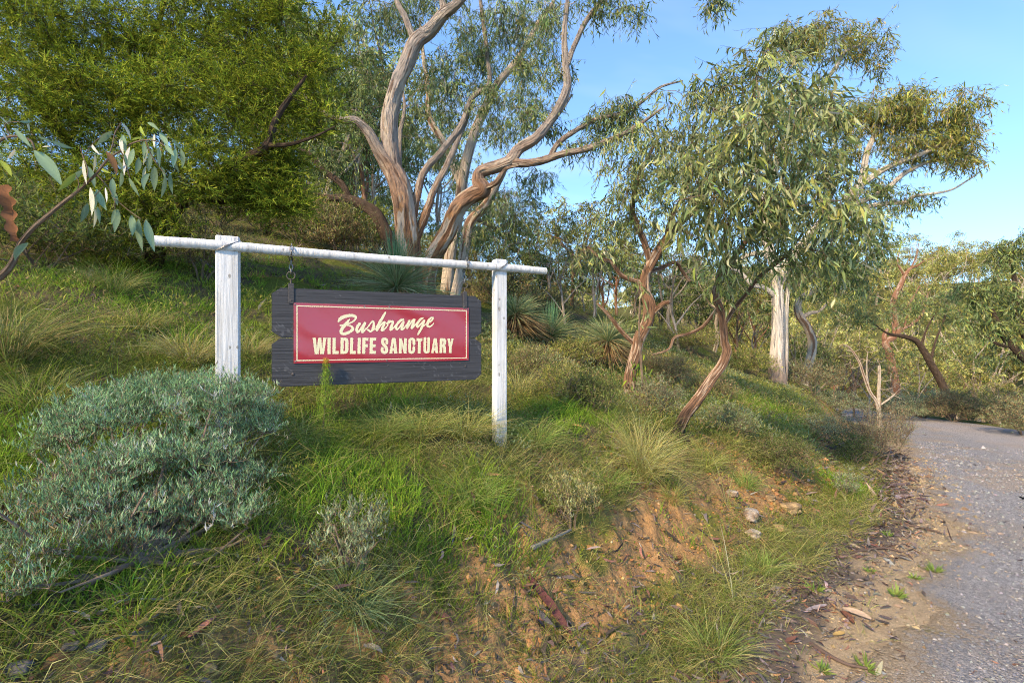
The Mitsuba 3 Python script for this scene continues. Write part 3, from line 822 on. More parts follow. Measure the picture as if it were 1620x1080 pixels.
# two slender grey gums close behind it
for nm, lab, ls, sp in (
    ('gum_tree', 'slender pale grey gum forking behind the twisted gum, left of its leaning trunk',
     [[(705, 460, 11, 10), (713, 400, 11, 9), (722, 355, 11, 9), (729, 311, 11, 9), (733, 275, 11, 8.5), (747, 222, 11, 7.5), (764, 178, 11, 7), (787, 133, 11, 6), (813, 102, 11, 5.5), (831, 75, 11, 4.5), (853, 35, 11, 4), (875, 4, 11, 3), (900, -60, 11, 2)],
      [(730, 300, 11, 7), (727, 284, 11, 7), (711, 244, 11, 6.5), (693, 213, 11, 6), (678, 182, 11, 5), (678, 147, 11, 4), (670, 90, 11, 3), (664, 30, 11, 2)]],
     [(680, 110, 11, 40, 46, 34), (760, 60, 11, 50, 50, 40), (850, 20, 11, 50, 40, 34), (700, 190, 11.4, 36, 40, 26), (830, 100, 11, 30, 40, 22), (660, 20, 11, 50, 40, 36)]),
    ('gum_tree', 'thin purplish grey gum stem leaning right, just behind the right chain of the sign',
     [[(716, 470, 10, 8), (733, 409, 10, 8), (742, 355, 10, 8), (769, 324, 10, 7.5), (787, 289, 10, 6), (795, 275, 10, 5), (806, 250, 10, 3.5), (830, 225, 10.1, 2.5)],
      [(748, 345, 10, 4), (760, 350, 10.2, 3), (785, 362, 10.4, 2.5)]],
     [(790, 330, 10, 46, 34, 30), (830, 300, 10, 40, 36, 28), (760, 370, 10, 36, 26, 20), (855, 275, 10, 26, 20, 12), (825, 345, 10.4, 40, 30, 22)])):
    t_ = thing(nm, lab, 'tree')
    q = base_px(on_ground(ls[0][0][0], ls[0][0][2]))
    ls[0][0] = (ls[0][0][0], q[1] + 6, ls[0][0][2], ls[0][0][3])
    L_ = [limb(l, 6) for l in ls]
    trunk(t_, L_, 'pale_bark', 12, 0.08)
    crown(t_, L_, sp, rng, GREY_GREEN, [3, 3, 2, 1, 2], 0.12, 1.0, 5, 6, 0.32, 0.8, 0, 'pale_bark', 0.005)

# the dark leaning trunk left of the gum
t_ = thing('gum_tree', 'dark-barked trunk arching to the left between the wattle and the twisted gum', 'tree')
q = base_px(on_ground(632, 10.5))
L_ = [limb(l, 6) for l in ([(632, q[1] + 6, 10.5, 14), (618, 391, 10.5, 11.5), (600, 347, 10.5, 10.5), (582, 329, 10.5, 9), (551, 315, 10.5, 7), (507, 311, 10.5, 4.5), (470, 290, 10.4, 3), (440, 250, 10.4, 1.5)],
                           [(555, 318, 10.5, 5), (540, 290, 10.5, 5), (510, 270, 10.6, 4.5), (490, 245, 10.6, 4), (465, 235, 10.6, 3)])]
trunk(t_, L_, 'dark_bark', 12, 0.14)
crown(t_, L_, [(500, 250, 10.6, 50, 34, 32), (540, 270, 10.8, 40, 30, 20), (470, 300, 10.5, 30, 26, 14), (520, 180, 10.8, 40, 40, 26)], rng, GREY_GREEN, [3, 3, 1.5, 1, 2], 0.12, 1.0, 5, 6, 0.3, 0.8, 0, 'dark_bark', 0.005)

# orange-barked gum and its leaning neighbour on the bank: large dusty leaves
rng = np.random.default_rng(21)
o1 = thing('gum_tree', 'twisted orange-barked gum with charred foot on the bank right of the sign', 'tree')
h = hit(990, 640)
Y1 = h[1]
OL = [
    [(996, 648, Y1, 10), (996, 605, Y1, 9.5), (999, 581, Y1, 9), (1007, 555, Y1, 9), (1011, 534, Y1, 9), (1024, 510, Y1, 9), (1027, 484, Y1, 9.5), (1020, 460, Y1, 8.5), (1020, 439, Y1, 8), (1029, 418, Y1, 8), (1041, 398, Y1, 7.5), (1055, 378, Y1, 7), (1078, 351, Y1 - .1, 6), (1104, 324, Y1 - .3, 5), (1130, 280, Y1 - .6, 4), (1160, 230, Y1 - .9, 3), (1190, 170, Y1 - 1.1, 2)],
    [(1000, 618, Y1, 9), (987, 628, Y1 - .05, 9), (972, 636, Y1 - .1, 7), (955, 642, Y1 - .2, 4)],
    [(1029, 415, Y1, 6), (1020, 385, Y1, 5), (1007, 355, Y1, 5), (1000, 333, Y1, 4.5), (1005, 300, Y1 - .1, 4), (1020, 260, Y1 - .2, 3), (1040, 220, Y1 - .4, 2)],
    [(1019, 452, Y1, 5), (1010, 446, Y1, 4), (984, 436, Y1, 3.5), (967, 415, Y1, 3), (949, 408, Y1, 2.5), (930, 390, Y1, 1.5)],
    [(1009, 545, Y1, 5), (1001, 541, Y1, 4), (984, 525, Y1, 3.5), (970, 507, Y1, 3), (958, 493, Y1, 2.5), (945, 480, Y1, 1.5)],
    [(1030, 497, Y1, 5), (1040, 488, Y1 - .05, 4.5), (1050, 480, Y1 - .1, 4), (1059, 478, Y1 - .15, 3)],
    [(1055, 378, Y1, 5), (1062, 345, Y1 - .2, 4), (1085, 300, Y1 - .4, 3), (1090, 250, Y1 - .6, 2.5), (1100, 200, Y1 - .8, 2)],
    [(1026, 430, Y1, 4), (1045, 425, Y1 + .1, 3.5), (1068, 415, Y1 + .2, 3), (1080, 430, Y1 + .3, 2.5), (1092, 445, Y1 + .3, 2)],
]
OL = [limb(l, 6) for l in OL]
trunk(o1, OL, 'orange_bark', 16, 0.18)
BIG = [(0.17, 0.20, 0.105), (0.23, 0.26, 0.15), (0.29, 0.31, 0.20), (0.25, 0.265, 0.09), (0.11, 0.14, 0.065)]
OS = [(1030, 235, Y1 - .5, 66, 50, 44), (1000, 290, Y1 - .2, 46, 46, 34), (1090, 205, Y1 - .9, 80, 56, 60), (1140, 150, Y1 - 1.1, 60, 46, 40), (1195, 100, Y1 - 1.1, 60, 44, 40), (1240, 62, Y1 - 1.0, 40, 26, 18), (1050, 330, Y1 - .2, 60, 34, 24), (975, 335, Y1 + .1, 44, 40, 24), (940, 395, Y1, 40, 30, 16), (1075, 290, Y1 - .6, 60, 40, 28), (985, 235, Y1 - .3, 34, 26, 14), (1010, 400, Y1 + .2, 40, 30, 12)]
OS = [(a_, b_, c_, d_ * 1.14, e_ * 1.1, n_) for a_, b_, c_, d_, e_, n_ in OS]
crown(o1, OL, OS, rng, BIG, [3, 3, 1.6, 1.4, 2.0], 0.090, 0.60, 5, 8, 0.28, 0.75, 1, 'stem_bark', 0.0035, thick=1.0, jit2=0.3)
fl = rng.normal(size=(60, 3)) * [0.09, 0.05, 0.16] + at(1012, 590, Y1 - .08)
lv, lf, lc = leaves(fl, rng.normal(size=(60, 3)) * 0.5 + [0, 0, -0.8], 0.10, 0.022, rng, tones(rng, 60, [(0.20, 0.26, 0.04), (0.12, 0.19, 0.04)]), lod=1)
part(o1, 'sprout', (lv, lf), 'leaf_material', color=lc, kind='stuff', label='bright yellow-green tuft of young leaves low on the trunk')

o2 = thing('gum_tree', 'slim gum leaning strongly right from the bank edge, smooth pinkish bark', 'tree')
h = hit(1072, 690)
Y2 = h[1]
PL = [
    [(1067, 692, Y2, 10), (1085, 656, Y2, 9), (1106, 629, Y2, 8.5), (1124, 602, Y2, 8), (1141, 578, Y2, 7.5), (1150, 556, Y2, 7), (1146, 540, Y2, 6.5), (1144, 513, Y2, 6), (1141, 493, Y2, 6), (1133, 472, Y2, 5.5), (1134, 454, Y2, 5.5), (1144, 436, Y2, 5), (1159, 412, Y2, 4.5), (1177, 386, Y2 - .1, 4), (1200, 350, Y2 - .2, 3.5), (1230, 300, Y2 - .3, 3), (1250, 240, Y2 - .4, 2)],
    [(1135, 452, Y2, 4), (1138, 430, Y2, 3.5), (1150, 404, Y2 - .1, 3), (1147, 380, Y2 - .2, 3), (1160, 330, Y2 - .5, 2.5), (1180, 280, Y2 - .6, 2)],
    [(1136, 486, Y2, 3), (1112, 516, Y2 + .1, 3), (1088, 528, Y2 + .1, 2.5), (1067, 534, Y2 + .1, 2.5), (1058, 552, Y2 + .1, 2), (1032, 561, Y2 + .1, 1.2)],
    [(1145, 515, Y2, 3), (1165, 484, Y2 - .1, 3), (1180, 466, Y2 - .15, 3), (1202, 437, Y2 - .2, 3), (1238, 409, Y2 - .3, 2.5), (1262, 380, Y2 - .4, 1.8), (1290, 340, Y2 - .5, 1.2)],
    [(1065, 690, Y2, 9), (1078, 690, Y2 - .1, 6), (1090, 700, Y2 - .2, 3)],
]
PL = [limb(l, 6) for l in PL]
trunk(o2, PL, 'orange_bark', 14, 0.14)
PS = [(1195, 240, Y2 - .9, 96, 66, 60), (1140, 300, Y2 - 1.0, 86, 60, 46), (1255, 205, Y2 - .7, 70, 60, 44), (1295, 280, Y2 - .8, 56, 56, 36), (1235, 325, Y2 - .9, 84, 44, 36), (1270, 140, Y2 - .5, 54, 46, 30), (1180, 365, Y2 - .5, 66, 32, 18), (1110, 350, Y2 - .6, 56, 36, 16), (1315, 345, Y2 - .5, 46, 34, 18), (1200, 170, Y2 - 1.2, 76, 50, 40), (1240, 400, Y2 - .5, 50, 26, 12), (1145, 420, Y2 - .3, 50, 26, 10), (1290, 390, Y2 - .5, 40, 24, 10)]
PS = [(a_ + (a_ - 1215) * .12, b_, c_, d_ * 1.16, e_ * 1.08, n_) for a_, b_, c_, d_, e_, n_ in PS]
crown(o2, PL, PS, rng, BIG, [3, 3, 1.6, 1.4, 2.0], 0.090, 0.60, 5, 8, 0.28, 0.75, 1, 'stem_bark', 0.0035, thick=1.0, jit2=0.3)

t_ = thing('sapling', 'thin straight bare-stemmed sapling beside the orange-barked gum', 'sapling')
h = hit(1014, 652)
L_ = [limb([(1013, 656, h[1], 2.2), (1016, 610, h[1], 2), (1014, 570, h[1], 1.9), (1011, 522, h[1], 1.6), (1012, 470, h[1], 1.2), (1007, 430, h[1], 0.7)], 6)]
trunk(t_, L_, 'stem_bark', 7, 0.05)
crown(t_, L_, [(1008, 440, h[1], 12, 26, 7), (1016, 500, h[1], 12, 20, 4)], rng, BIG, None, 0.10, 1, 2, 4, 0.14, 0.7, 1, 'stem_bark', 0.002)

# the white gum with its golden crown
rng = np.random.default_rng(31)
wg = thing('gum_tree', 'tall white-trunked gum with golden tinged spreading crown reaching right over the road', 'tree')
h = hit(1236, 606)
YW = h[1]
WL = [
    [(1230, 614, YW, 19), (1229, 592, YW, 14.5), (1229, 560, YW, 12), (1231, 511, YW, 10.5), (1230, 470, YW, 10), (1228, 437, YW, 9.5), (1222, 409, YW, 8.5), (1213, 380, YW, 8), (1206, 340, YW, 6), (1200, 290, YW, 5), (1195, 220, YW, 3)],
    [(1231, 450, YW, 10), (1240, 428, YW, 10), (1253, 410, YW - .1, 9), (1270, 386, YW - .2, 8), (1300, 352, YW - .4, 7.5), (1328, 333, YW - .6, 7), (1349, 318, YW - .8, 6.5), (1364, 284, YW - .9, 6), (1371, 244, YW - 1, 5), (1385, 210, YW - 1, 4), (1400, 180, YW - 1, 3)],
    [(1335, 318, YW - .6, 6), (1344, 307, YW - .7, 6), (1384, 277, YW - 1, 5.5), (1410, 262, YW - 1.2, 5), (1433, 253, YW - 1.4, 4.5), (1462, 242, YW - 1.5, 4), (1495, 225, YW - 1.6, 3)],
    [(1349, 325, YW - .8, 5), (1398, 302, YW - 1, 4.5), (1429, 276, YW - 1.2, 4), (1464, 258, YW - 1.3, 3), (1500, 252, YW - 1.4, 2)],
    [(1330, 340, YW - .6, 5), (1367, 329, YW - .9, 4.5), (1400, 322, YW - 1, 4), (1433, 320, YW - 1.1, 3.5), (1447, 311, YW - 1.2, 3), (1500, 302, YW - 1.4, 2), (1530, 286, YW - 1.5, 1.4), (1553, 270, YW - 1.5, 0.9)],
    [(1205, 330, YW, 5), (1240, 230, YW, 5), (1290, 150, YW - .2, 4), (1322, 107, YW - .3, 3.5), (1336, 84, YW - .4, 3), (1362, 70, YW - .4, 2)],
    [(1240, 612, YW + .1, 6), (1243, 560, YW + .1, 4.5), (1243, 500, YW + .1, 4.5), (1247, 455, YW + .1, 4.5), (1262, 425, YW, 4.5), (1290, 405, YW, 5), (1320, 400, YW, 4)],
    [(1222, 409, YW, 6), (1205, 400, YW + .2, 5), (1180, 405, YW + .4, 4), (1160, 415, YW + .6, 3)],
    [(1228, 470, YW, 5), (1208, 455, YW - .1, 4), (1190, 450, YW - .2, 4), (1170, 430, YW - .2, 3), (1150, 425, YW - .3, 2.5)],
]
WL = [limb([(a_, b_, c_, r_ * 0.87) for a_, b_, c_, r_ in l], 6) for l in WL]
trunk(wg, WL, 'white_gum_bark', 18, 0.07)
GOLD = [(0.26, 0.235, 0.07), (0.20, 0.20, 0.07), (0.14, 0.165, 0.06), (0.10, 0.13, 0.05), (0.30, 0.22, 0.08)]
k_ = YW
WS1 = [(1335, 58, k_ - .4, 68, 32, 40), (1385, 78, k_ - .5, 26, 34, 16), (1275, 48, k_ - .2, 50, 26, 26), (1240, 80, k_, 46, 36, 26), (1312, 185, k_ - .6, 38, 36, 26), (1400, 178, k_ - 1, 60, 40, 46), (1465, 170, k_ - 1.4, 66, 36, 50), (1518, 190, k_ - 1.6, 36, 46, 34), (1448, 215, k_ - 1.3, 60, 36, 44), (1532, 238, k_ - 1.6, 22, 28, 12), (1490, 232, k_ - 1.5, 44, 28, 24), (1352, 185, k_ - .8, 36, 40, 24), (1340, 232, k_ - .7, 28, 26, 12)]
WS2 = [(1382, 318, k_ - .9, 44, 26, 20), (1450, 312, k_ - 1.2, 30, 16, 10), (1382, 365, k_ - .8, 34, 34, 20), (1335, 385, k_ - .5, 56, 44, 40), (1285, 415, k_, 56, 34, 34), (1310, 452, k_ + .2, 50, 24, 20), (1190, 415, k_ + .3, 54, 26, 24), (1160, 442, k_ + .4, 36, 24, 14), (1375, 285, k_ - .8, 34, 26, 12), (1220, 350, k_ + .4, 60, 40, 30), (1260, 300, k_ + .4, 50, 60, 30), (1210, 480, k_ + .5, 30, 24, 8)]
tg1, tg2 = clumps(WS1, rng, 1.25), clumps(WS2, rng, 1.25)
crown(wg, WL, None, rng, GOLD, [2.4, 3, 2.5, 1.5, 1.0], 0.13, 1, 6, 9, 0.40, 0.7, 0, 'pale_bark', 0.006, targets=tg1)
crown(wg, WL, None, rng, GREY_GREEN, [3, 2, 1, 1.5, 3], 0.15, 1, 6, 8, 0.40, 0.7, 0, 'pale_bark', 0.006, targets=tg2)

# ------------------------------------------------------------------ the wattle at the upper left
rng = np.random.default_rng(41)
wt = thing('wattle_tree', 'dense bright yellow-green feathery wattle filling the upper left, dark trunk below', 'tree')
b0 = on_ground(243, 5.2)
q = base_px(b0)
YT = 5.2
TL = [
    [(243, q[1] + 8, YT, 17), (243, 425, YT, 14), (250, 385, YT, 13), (262, 350, YT, 12), (300, 312, YT, 9), (335, 283, YT - .1, 8), (370, 258, YT - .2, 7), (420, 232, YT - .3, 6), (436, 190, YT - .3, 5), (455, 160, YT - .3, 4), (485, 120, YT - .3, 2)],
    [(252, 380, YT, 9), (232, 330, YT + .1, 8), (218, 260, YT + .2, 7), (215, 190, YT + .3, 6), (235, 150, YT + .3, 5), (262, 125, YT + .3, 3), (300, 60, YT + .3, 2)],
    [(240, 400, YT, 8), (190, 330, YT, 7), (120, 240, YT - .1, 6), (60, 170, YT - .2, 5), (0, 130, YT - .3, 4)],
    [(218, 200, YT + .2, 5), (170, 130, YT + .1, 4), (110, 60, YT, 3), (80, 0, YT, 2)],
    [(425, 230, YT - .3, 4), (460, 228, YT - .4, 3), (500, 215, YT - .5, 2), (530, 200, YT - .5, 1)],
    [(215, 185, YT + .2, 5), (240, 90, YT + .4, 4), (260, 0, YT + .5, 3), (280, -80, YT + .5, 2)],
    [(300, 312, YT, 5), (350, 320, YT + .1, 4), (410, 310, YT + .1, 2.5), (450, 290, YT + .1, 1.5)],
]
TL = [limb(l, 6) for l in TL]
trunk(wt, TL, 'dark_bark', 12, 0.15)
TS = [(60, 60, YT - .3, 110, 90, 100), (190, 50, YT + .1, 120, 90, 110), (330, 60, YT + .1, 105, 90, 90), (440, 45, YT + .2, 70, 60, 50), (490, 130, YT, 52, 48, 34), (420, 150, YT, 70, 60, 54), (320, 165, YT - .2, 95, 70, 84),
      (190, 170, YT - .3, 105, 70, 90), (70, 180, YT - .4, 100, 70, 84), (70, 270, YT - .3, 90, 46, 40), (400, 290, YT, 62, 56, 60), (320, 270, YT - .3, 76, 56, 56), (445, 262, YT, 34, 40, 40), (452, 318, YT, 28, 34, 30), (500, 190, YT, 40, 36, 22), (250, 372, YT - .4, 70, 30, 16), (100, 385, YT - .4, 60, 30, 16), (220, 290, YT - .5, 70, 55, 46), (125, 320, YT - .4, 60, 46, 30), (170, 345, YT - .5, 60, 40, 24), (30, 340, YT - .2, 60, 40, 18), (250, -50, YT + .2, 220, 60, 90), (20, -30, YT, 90, 70, 50), (450, -40, YT + .2, 90, 50, 40), (430, 235, YT - .1, 40, 34, 18), (515, 75, YT + .1, 30, 46, 14)]
tg = clumps(TS, rng, 1.5, 0.8)
p0, p1, r0, r1 = grow(TL, tg, rng, 0.0035, sag=0.10)
(s0, s1), lb, ld = sprays(tg, rng, 5, 25, 0.30, -0.30)
tw = join([prisms(p0, p1, r0, r1, 4), prisms(s0, s1 + [0, 0, 0.02], 0.0016, 0.001, 2)])
part(wt, 'twigs', tw[:2], 'dark_bark', uv=tw[2], kind='stuff')
sd = np.repeat(unit(s1 - s0), 25, 0)
n = len(lb)
tone = np.repeat(np.exp(rng.normal(0, 0.38, len(tg))), 5 * 25)[:, None]
col = np.clip(tones(rng, n, [(0.165, 0.205, 0.026), (0.215, 0.25, 0.036), (0.11, 0.15, 0.022), (0.27, 0.265, 0.04), (0.06, 0.09, 0.015)], [3, 2, 3, 1, 1.5], 0.18) * tone, 0.005, 0.5)
v, f, c = leaves(lb, sd * 0.9 + rng.normal(size=(n, 3)) * 0.45, 0.052 * np.exp(rng.normal(0, .2, n)), 0.0072, rng, col, 0.15, 0.1, 0)
part(wt, 'crown', (v, f), 'leaf_material', color=c, kind='stuff')

# ------------------------------------------------------------------ gum sapling branch close at the left, every leaf a part
rng = np.random.default_rng(43)
eb = thing('gum_sapling', 'young gum branch with broad blue-grey leaves hanging close by at the left edge', 'sapling')


def zc(x, y):
    return x / 3.6, 180 + y / 3.6


YE = 1.62
foot = on_ground(-150, 1.62)
fq = base_px(foot)
stem = [(fq[0], fq[1] + 5, YE, 9), (-70, 500, YE, 7)] + [(*zc(a, b), YE - 0.0004 * a * 0.1, r) for a, b, r in ((0, 930, 5.5), (70, 850, 4.5), (110, 750, 4), (180, 660, 3.6), (260, 590, 3.2), (330, 530, 3), (400, 475, 2.6), (470, 420, 2), (550, 340, 1.8), (610, 265, 1.6), (690, 210, 1.4), (750, 170, 1.2), (830, 150, 1), (900, 160, .8), (960, 200, .6))]
tws = [[(*zc(a, b), YE, r) for a, b, r in l] for l in (
    [(-260, 420, 3), (-60, 200, 2.5), (60, 130, 2), (170, 150, 1.5), (200, 205, 1)], [(610, 265, 1), (640, 180, .9), (655, 110, .8), (690, 52, .6)], [(470, 420, 1), (500, 330, .9), (475, 250, .8), (455, 190, .6)],
    [(475, 250, .7), (520, 180, .6), (600, 110, .5)], [(550, 345, 1), (600, 400, .8), (650, 480, .7), (655, 545, .6)], [(690, 215, .9), (720, 300, .7), (740, 365, .6)], [(830, 155, .9), (870, 250, .8), (940, 345, .6)], [(600, 400, .7), (540, 470, .6), (510, 520, .5)],
    [(650, 480, .7), (720, 540, .6), (800, 598, .6)], [(60, 130, 1), (30, 60, .8), (110, 45, .6)], [(430, 455, .9), (450, 400, .7), (430, 345, .6)])]
sm = limbs_mesh([limb(stem, 5)] + [limb(l, 5) for l in tws], 8, 0.1)
part(eb, 'stem', sm[:2], 'stem_bark', smooth=True, uv=sm[2])
LF = '690,50,760,140,p|640,100,550,180,g|700,120,715,220,g|690,140,685,215,p|740,190,715,355,p|760,200,730,310,g|820,160,830,260,g|880,115,885,200,p|910,105,960,190,g|940,180,1000,250,g|980,140,1040,210,g|1000,200,985,310,g|1030,200,1035,310,g|900,190,925,300,g|840,200,805,290,p|860,240,850,330,g|880,300,880,440,g|830,300,810,400,p|850,340,820,440,g|940,350,915,480,g|970,340,985,460,g|1000,280,1020,340,g|605,215,665,345,b|525,175,560,230,p|540,230,545,340,p|475,265,515,405,p|500,300,540,420,g|470,320,390,410,g|560,300,640,340,y|640,370,650,470,g|665,250,700,340,g|735,365,785,470,g|760,360,800,420,y|550,430,610,560,g|600,420,620,510,p|640,440,670,520,g|515,420,520,580,p|530,440,545,560,g|480,400,410,465,y|430,340,330,440,y|500,510,460,620,g|555,530,570,625,g|540,540,530,650,p|655,545,640,625,g|670,545,650,670,g|750,580,755,700,g|790,600,805,780,g|830,605,880,785,g|80,85,180,195,g|215,130,300,160,g|295,155,415,195,g|195,210,350,400,g|250,230,330,300,g|240,190,290,180,p|110,45,190,38,g|160,55,165,105,p|0,15,45,70,p|15,100,45,160,p|25,170,65,210,g|85,200,50,270,p|0,265,70,365,y|-20,225,30,250,g|160,735,80,840,g|750,150,820,140,y|800,70,830,130,y|840,50,890,90,g|910,200,900,280,g|710,230,720,320,g|870,200,850,300,g|690,330,680,420,g|920,300,950,380,g|790,250,770,350,g'
LC = {'g': (0.155, 0.215, 0.165), 'p': (0.42, 0.42, 0.36), 'y': (0.25, 0.29, 0.07), 'b': (0.20, 0.10, 0.06)}
for row in LF.split('|'):
    x0, y0, x1, y1, cc = row.split(',')
    x0, y0, x1, y1 = (float(a) for a in (x0, y0, x1, y1))
    yy = YE + rng.normal(0, 0.05)
    a, b = at(*zc(x0, y0), yy), at(*zc(x1, y1), yy + rng.normal(0, 0.02))
    d = b - a
    L = np.linalg.norm(d)
    d = d / L
    view = unit((a + b) / 2 - [0, 0, EYE])
    s = unit(np.cross(d, view))
    if cc != 'p':
        s = unit(s + rng.normal(0, 0.45) * view)
    else:
        s = unit(s * 0.55 + view * rng.choice([-1, 1]) * 0.8)
    nn = np.cross(d, s)
    t = np.linspace(0, 1, 8)
    w = np.sin(np.pi * np.clip(t * 0.96 + 0.02, 0, 1) ** 0.8) * L * rng.uniform(0.095, 0.145)
    bend, sick = rng.normal(0, 0.12), rng.normal(0, 0.10)
    cen = a + np.outer(t, d) * L + np.outer(t * t, nn) * bend * L + np.outer(t * (1 - t), s) * sick * L * 2
    fold = 0.25
    vl = np.concatenate([cen - s * w[:, None] + nn * (w * fold)[:, None], cen, cen + s * w[:, None] + nn * (w * fold)[:, None]])
    k = np.arange(7)
    fq_ = np.vstack([np.stack([k + o, k + o + 8, k + o + 9, k + o + 1], 1) for o in (0, 8)])
    col = np.array(LC[cc]) * np.exp(rng.normal(0, 0.16)) * np.ones((24, 1))
    col[8:16] *= 1.15
    part(eb, 'leaf', (vl, fq_), 'leaf_material', smooth=True, color=col)
hb = smooth_line(np.array([at(*zc(-10, 400), YE), at(*zc(30, 480), YE), at(*zc(50, 560), YE + .01), at(*zc(60, 640), YE), at(*zc(85, 725), YE)]), 5)
wv = np.linspace(0.022, 0.010, len(hb)) * (1 + 0.4 * np.sin(np.arange(len(hb)) * 1.3))
sv_ = unit(np.array([0.8, 0.5, 0.1]))
v = np.concatenate([hb - sv_ * wv[:, None], hb + [0, 0.012, 0], hb + sv_ * wv[:, None]])
k, m_ = np.arange(len(hb) - 1), len(hb)
part(eb, 'bark_curl', (v, np.vstack([np.stack([k + o, k + o + m_, k + o + m_ + 1, k + o + 1], 1) for o in (0, m_)])), 'litter_material', smooth=True, color=np.tile([0.20, 0.095, 0.05], (len(v), 1)), label='curl of rusty brown dead bark hanging at the left edge')

# ------------------------------------------------------------------ trees further along the road
rng = np.random.default_rng(51)


def pixel_tree(label, lines, bark, spec=None, pal=GREY_GREEN, w=None, leaf=0.16, cat='tree', name='gum_tree', sides=12, rough=0.1, tw=0.006, dens=1.0, spray=0.4, bare=None, scale=1.0, **kw):
    key = thing(name, label, cat)
    l0 = lines[0]
    qq = base_px(on_ground(l0[0][0], l0[0][2]))
    l0[0] = (l0[0][0], qq[1] + 3, l0[0][2], l0[0][3])
    if qq[1] < l0[1][1]:
        l0[1] = (l0[1][0], qq[1] - 4, l0[1][2], l0[1][3])
    ls = [limb([(a_, b_, c_, r_ * scale) for a_, b_, c_, r_ in l], 6) for l in lines]
    trunk(key, ls, bark, sides, rough)
    if bare:
        tg = clumps(bare, rng)
        a0, a1, q0, q1 = grow(ls, tg, rng, 0.006, sag=0.2, low=0.8)
        tm = prisms(a0, a1, q0, q1, 4)
        part(key, 'twigs', tm[:2], bark, uv=tm[2], kind='stuff')
    if spec:
        crown(key, ls, spec, rng, pal, w, leaf, dens, 6, 7, spray, 0.65, 0, bark, tw, **kw)
    return key


pixel_tree('smooth cream trunk bowed in an S beside the tall white gum', [[(1274, 600, 16, 8), (1278, 580, 16, 7), (1284, 558, 16, 6.5), (1285, 537, 16, 6.5), (1276, 515, 16, 6), (1265, 500, 16, 6), (1262, 481, 16, 5.5), (1272, 468, 16, 5), (1294, 456, 16, 4.5), (1313, 441, 16, 4), (1340, 425, 16, 3), (1360, 410, 16, 2)],
           [(1270, 502, 16, 4), (1282, 495, 16, 3), (1296, 492, 16, 2), (1310, 478, 16, 1.5)]], 'pale_bark',
           [(1350, 410, 16, 46, 26, 24), (1320, 430, 16, 40, 24, 18), (1370, 440, 16.2, 34, 22, 14)])
pixel_tree('reddish dead gum with bare twigs clawing at the sky beside the road bend', [[(1420, 640, 27, 8), (1418, 622, 27, 7.5), (1413, 589, 27, 7), (1407, 559, 27, 6.5), (1401, 541, 27, 6), (1416, 530, 27, 5), (1414, 500, 27, 4.5), (1414, 474, 27, 4.5), (1424, 452, 27, 4), (1431, 437, 27, 3.5), (1440, 425, 27, 2.5), (1452, 420, 27, 1.6), (1462, 412, 27, 0.8)],
           [(1402, 545, 27, 5), (1399, 532, 27, 4), (1404, 520, 27, 2)], [(1416, 531, 27, 4), (1428, 520, 27, 3.5), (1439, 515, 27, 3), (1457, 500, 27, 2.5), (1464, 481, 27, 2), (1468, 462, 27, 1)], [(1414, 500, 27, 2.5), (1432, 488, 27, 2), (1445, 470, 27, 1.4), (1455, 452, 27, 0.8)],
           [(1431, 437, 27, 1.8), (1420, 415, 27, 1.2), (1424, 395, 27, 0.6)], [(1440, 426, 27, 1.5), (1450, 405, 27, 1.1), (1453, 385, 27, 0.6)], [(1430, 516, 27, 2), (1436, 500, 27, 1.5), (1441, 486, 27, 1)]], 'red_bark', sides=12, rough=0.18, name='dead_tree', scale=0.85, bare=[(1425, 405, 27, 26, 22, 22), (1455, 400, 27, 26, 20, 22), (1465, 460, 27, 20, 30, 18), (1445, 460, 27, 26, 24, 14), (1478, 400, 27, 16, 14, 8), (1420, 480, 27, 30, 30, 14)])
pixel_tree('pale forked dead stump with two bleached bare arms by the road bend', [[(1392, 680, 11.5, 5), (1391, 665, 11.5, 5), (1388, 638, 11.5, 4.5), (1376, 619, 11.5, 4), (1366, 592, 11.5, 3.5), (1359, 572, 11.5, 3.2), (1346, 552, 11.5, 2.5), (1336, 545, 11.5, 1.2)],
           [(1391, 645, 11.5, 4.5), (1390, 620, 11.5, 4), (1391, 600, 11.5, 3.6), (1391, 578, 11.5, 3.4)], [(1393, 640, 11.5, 2.5), (1405, 632, 11.5, 2.4), (1416, 623, 11.5, 1.5)], [(1376, 619, 11.5, 2.5), (1372, 600, 11.5, 2.2), (1371, 575, 11.5, 1.5), (1373, 556, 11.5, .8)]], 'pale_bark', sides=10, rough=0.14, name='dead_tree', bare=[(1345, 560, 11.5, 30, 26, 16), (1372, 560, 11.5, 24, 24, 14), (1410, 610, 11.5, 30, 26, 14), (1395, 585, 11.5, 20, 24, 10)], scale=0.6)
pixel_tree('dark trunk leaning left across the bend with an arched top and pale foot', [[(1503, 650, 21, 7), (1502, 642, 21, 6.5), (1490, 607, 21, 5.5), (1472, 574, 21, 5), (1457, 548, 21, 4.5), (1446, 537, 21, 4), (1424, 531, 21, 3), (1405, 530, 21, 1.2)],
           [(1472, 574, 21, 2), (1480, 540, 21.2, 1.5), (1492, 510, 21.4, 1.1), (1500, 480, 21.6, .7)], [(1457, 548, 21, 1.8), (1466, 520, 21, 1.3), (1480, 495, 21, .8)], [(1424, 531, 21, 2), (1400, 525, 21, 1.4), (1375, 505, 21, .8)]], 'dark_bark',
           [(1380, 500, 21, 50, 30, 24), (1345, 490, 21.3, 46, 34, 26), (1470, 490, 21.4, 44, 26, 20), (1500, 470, 21.6, 40, 24, 18), (1440, 480, 21.6, 40, 24, 16), (1430, 570, 22, 44, 30, 22), (1520, 545, 21.4, 40, 24, 16)], leaf=0.15, spray=0.42, dens=1.3)
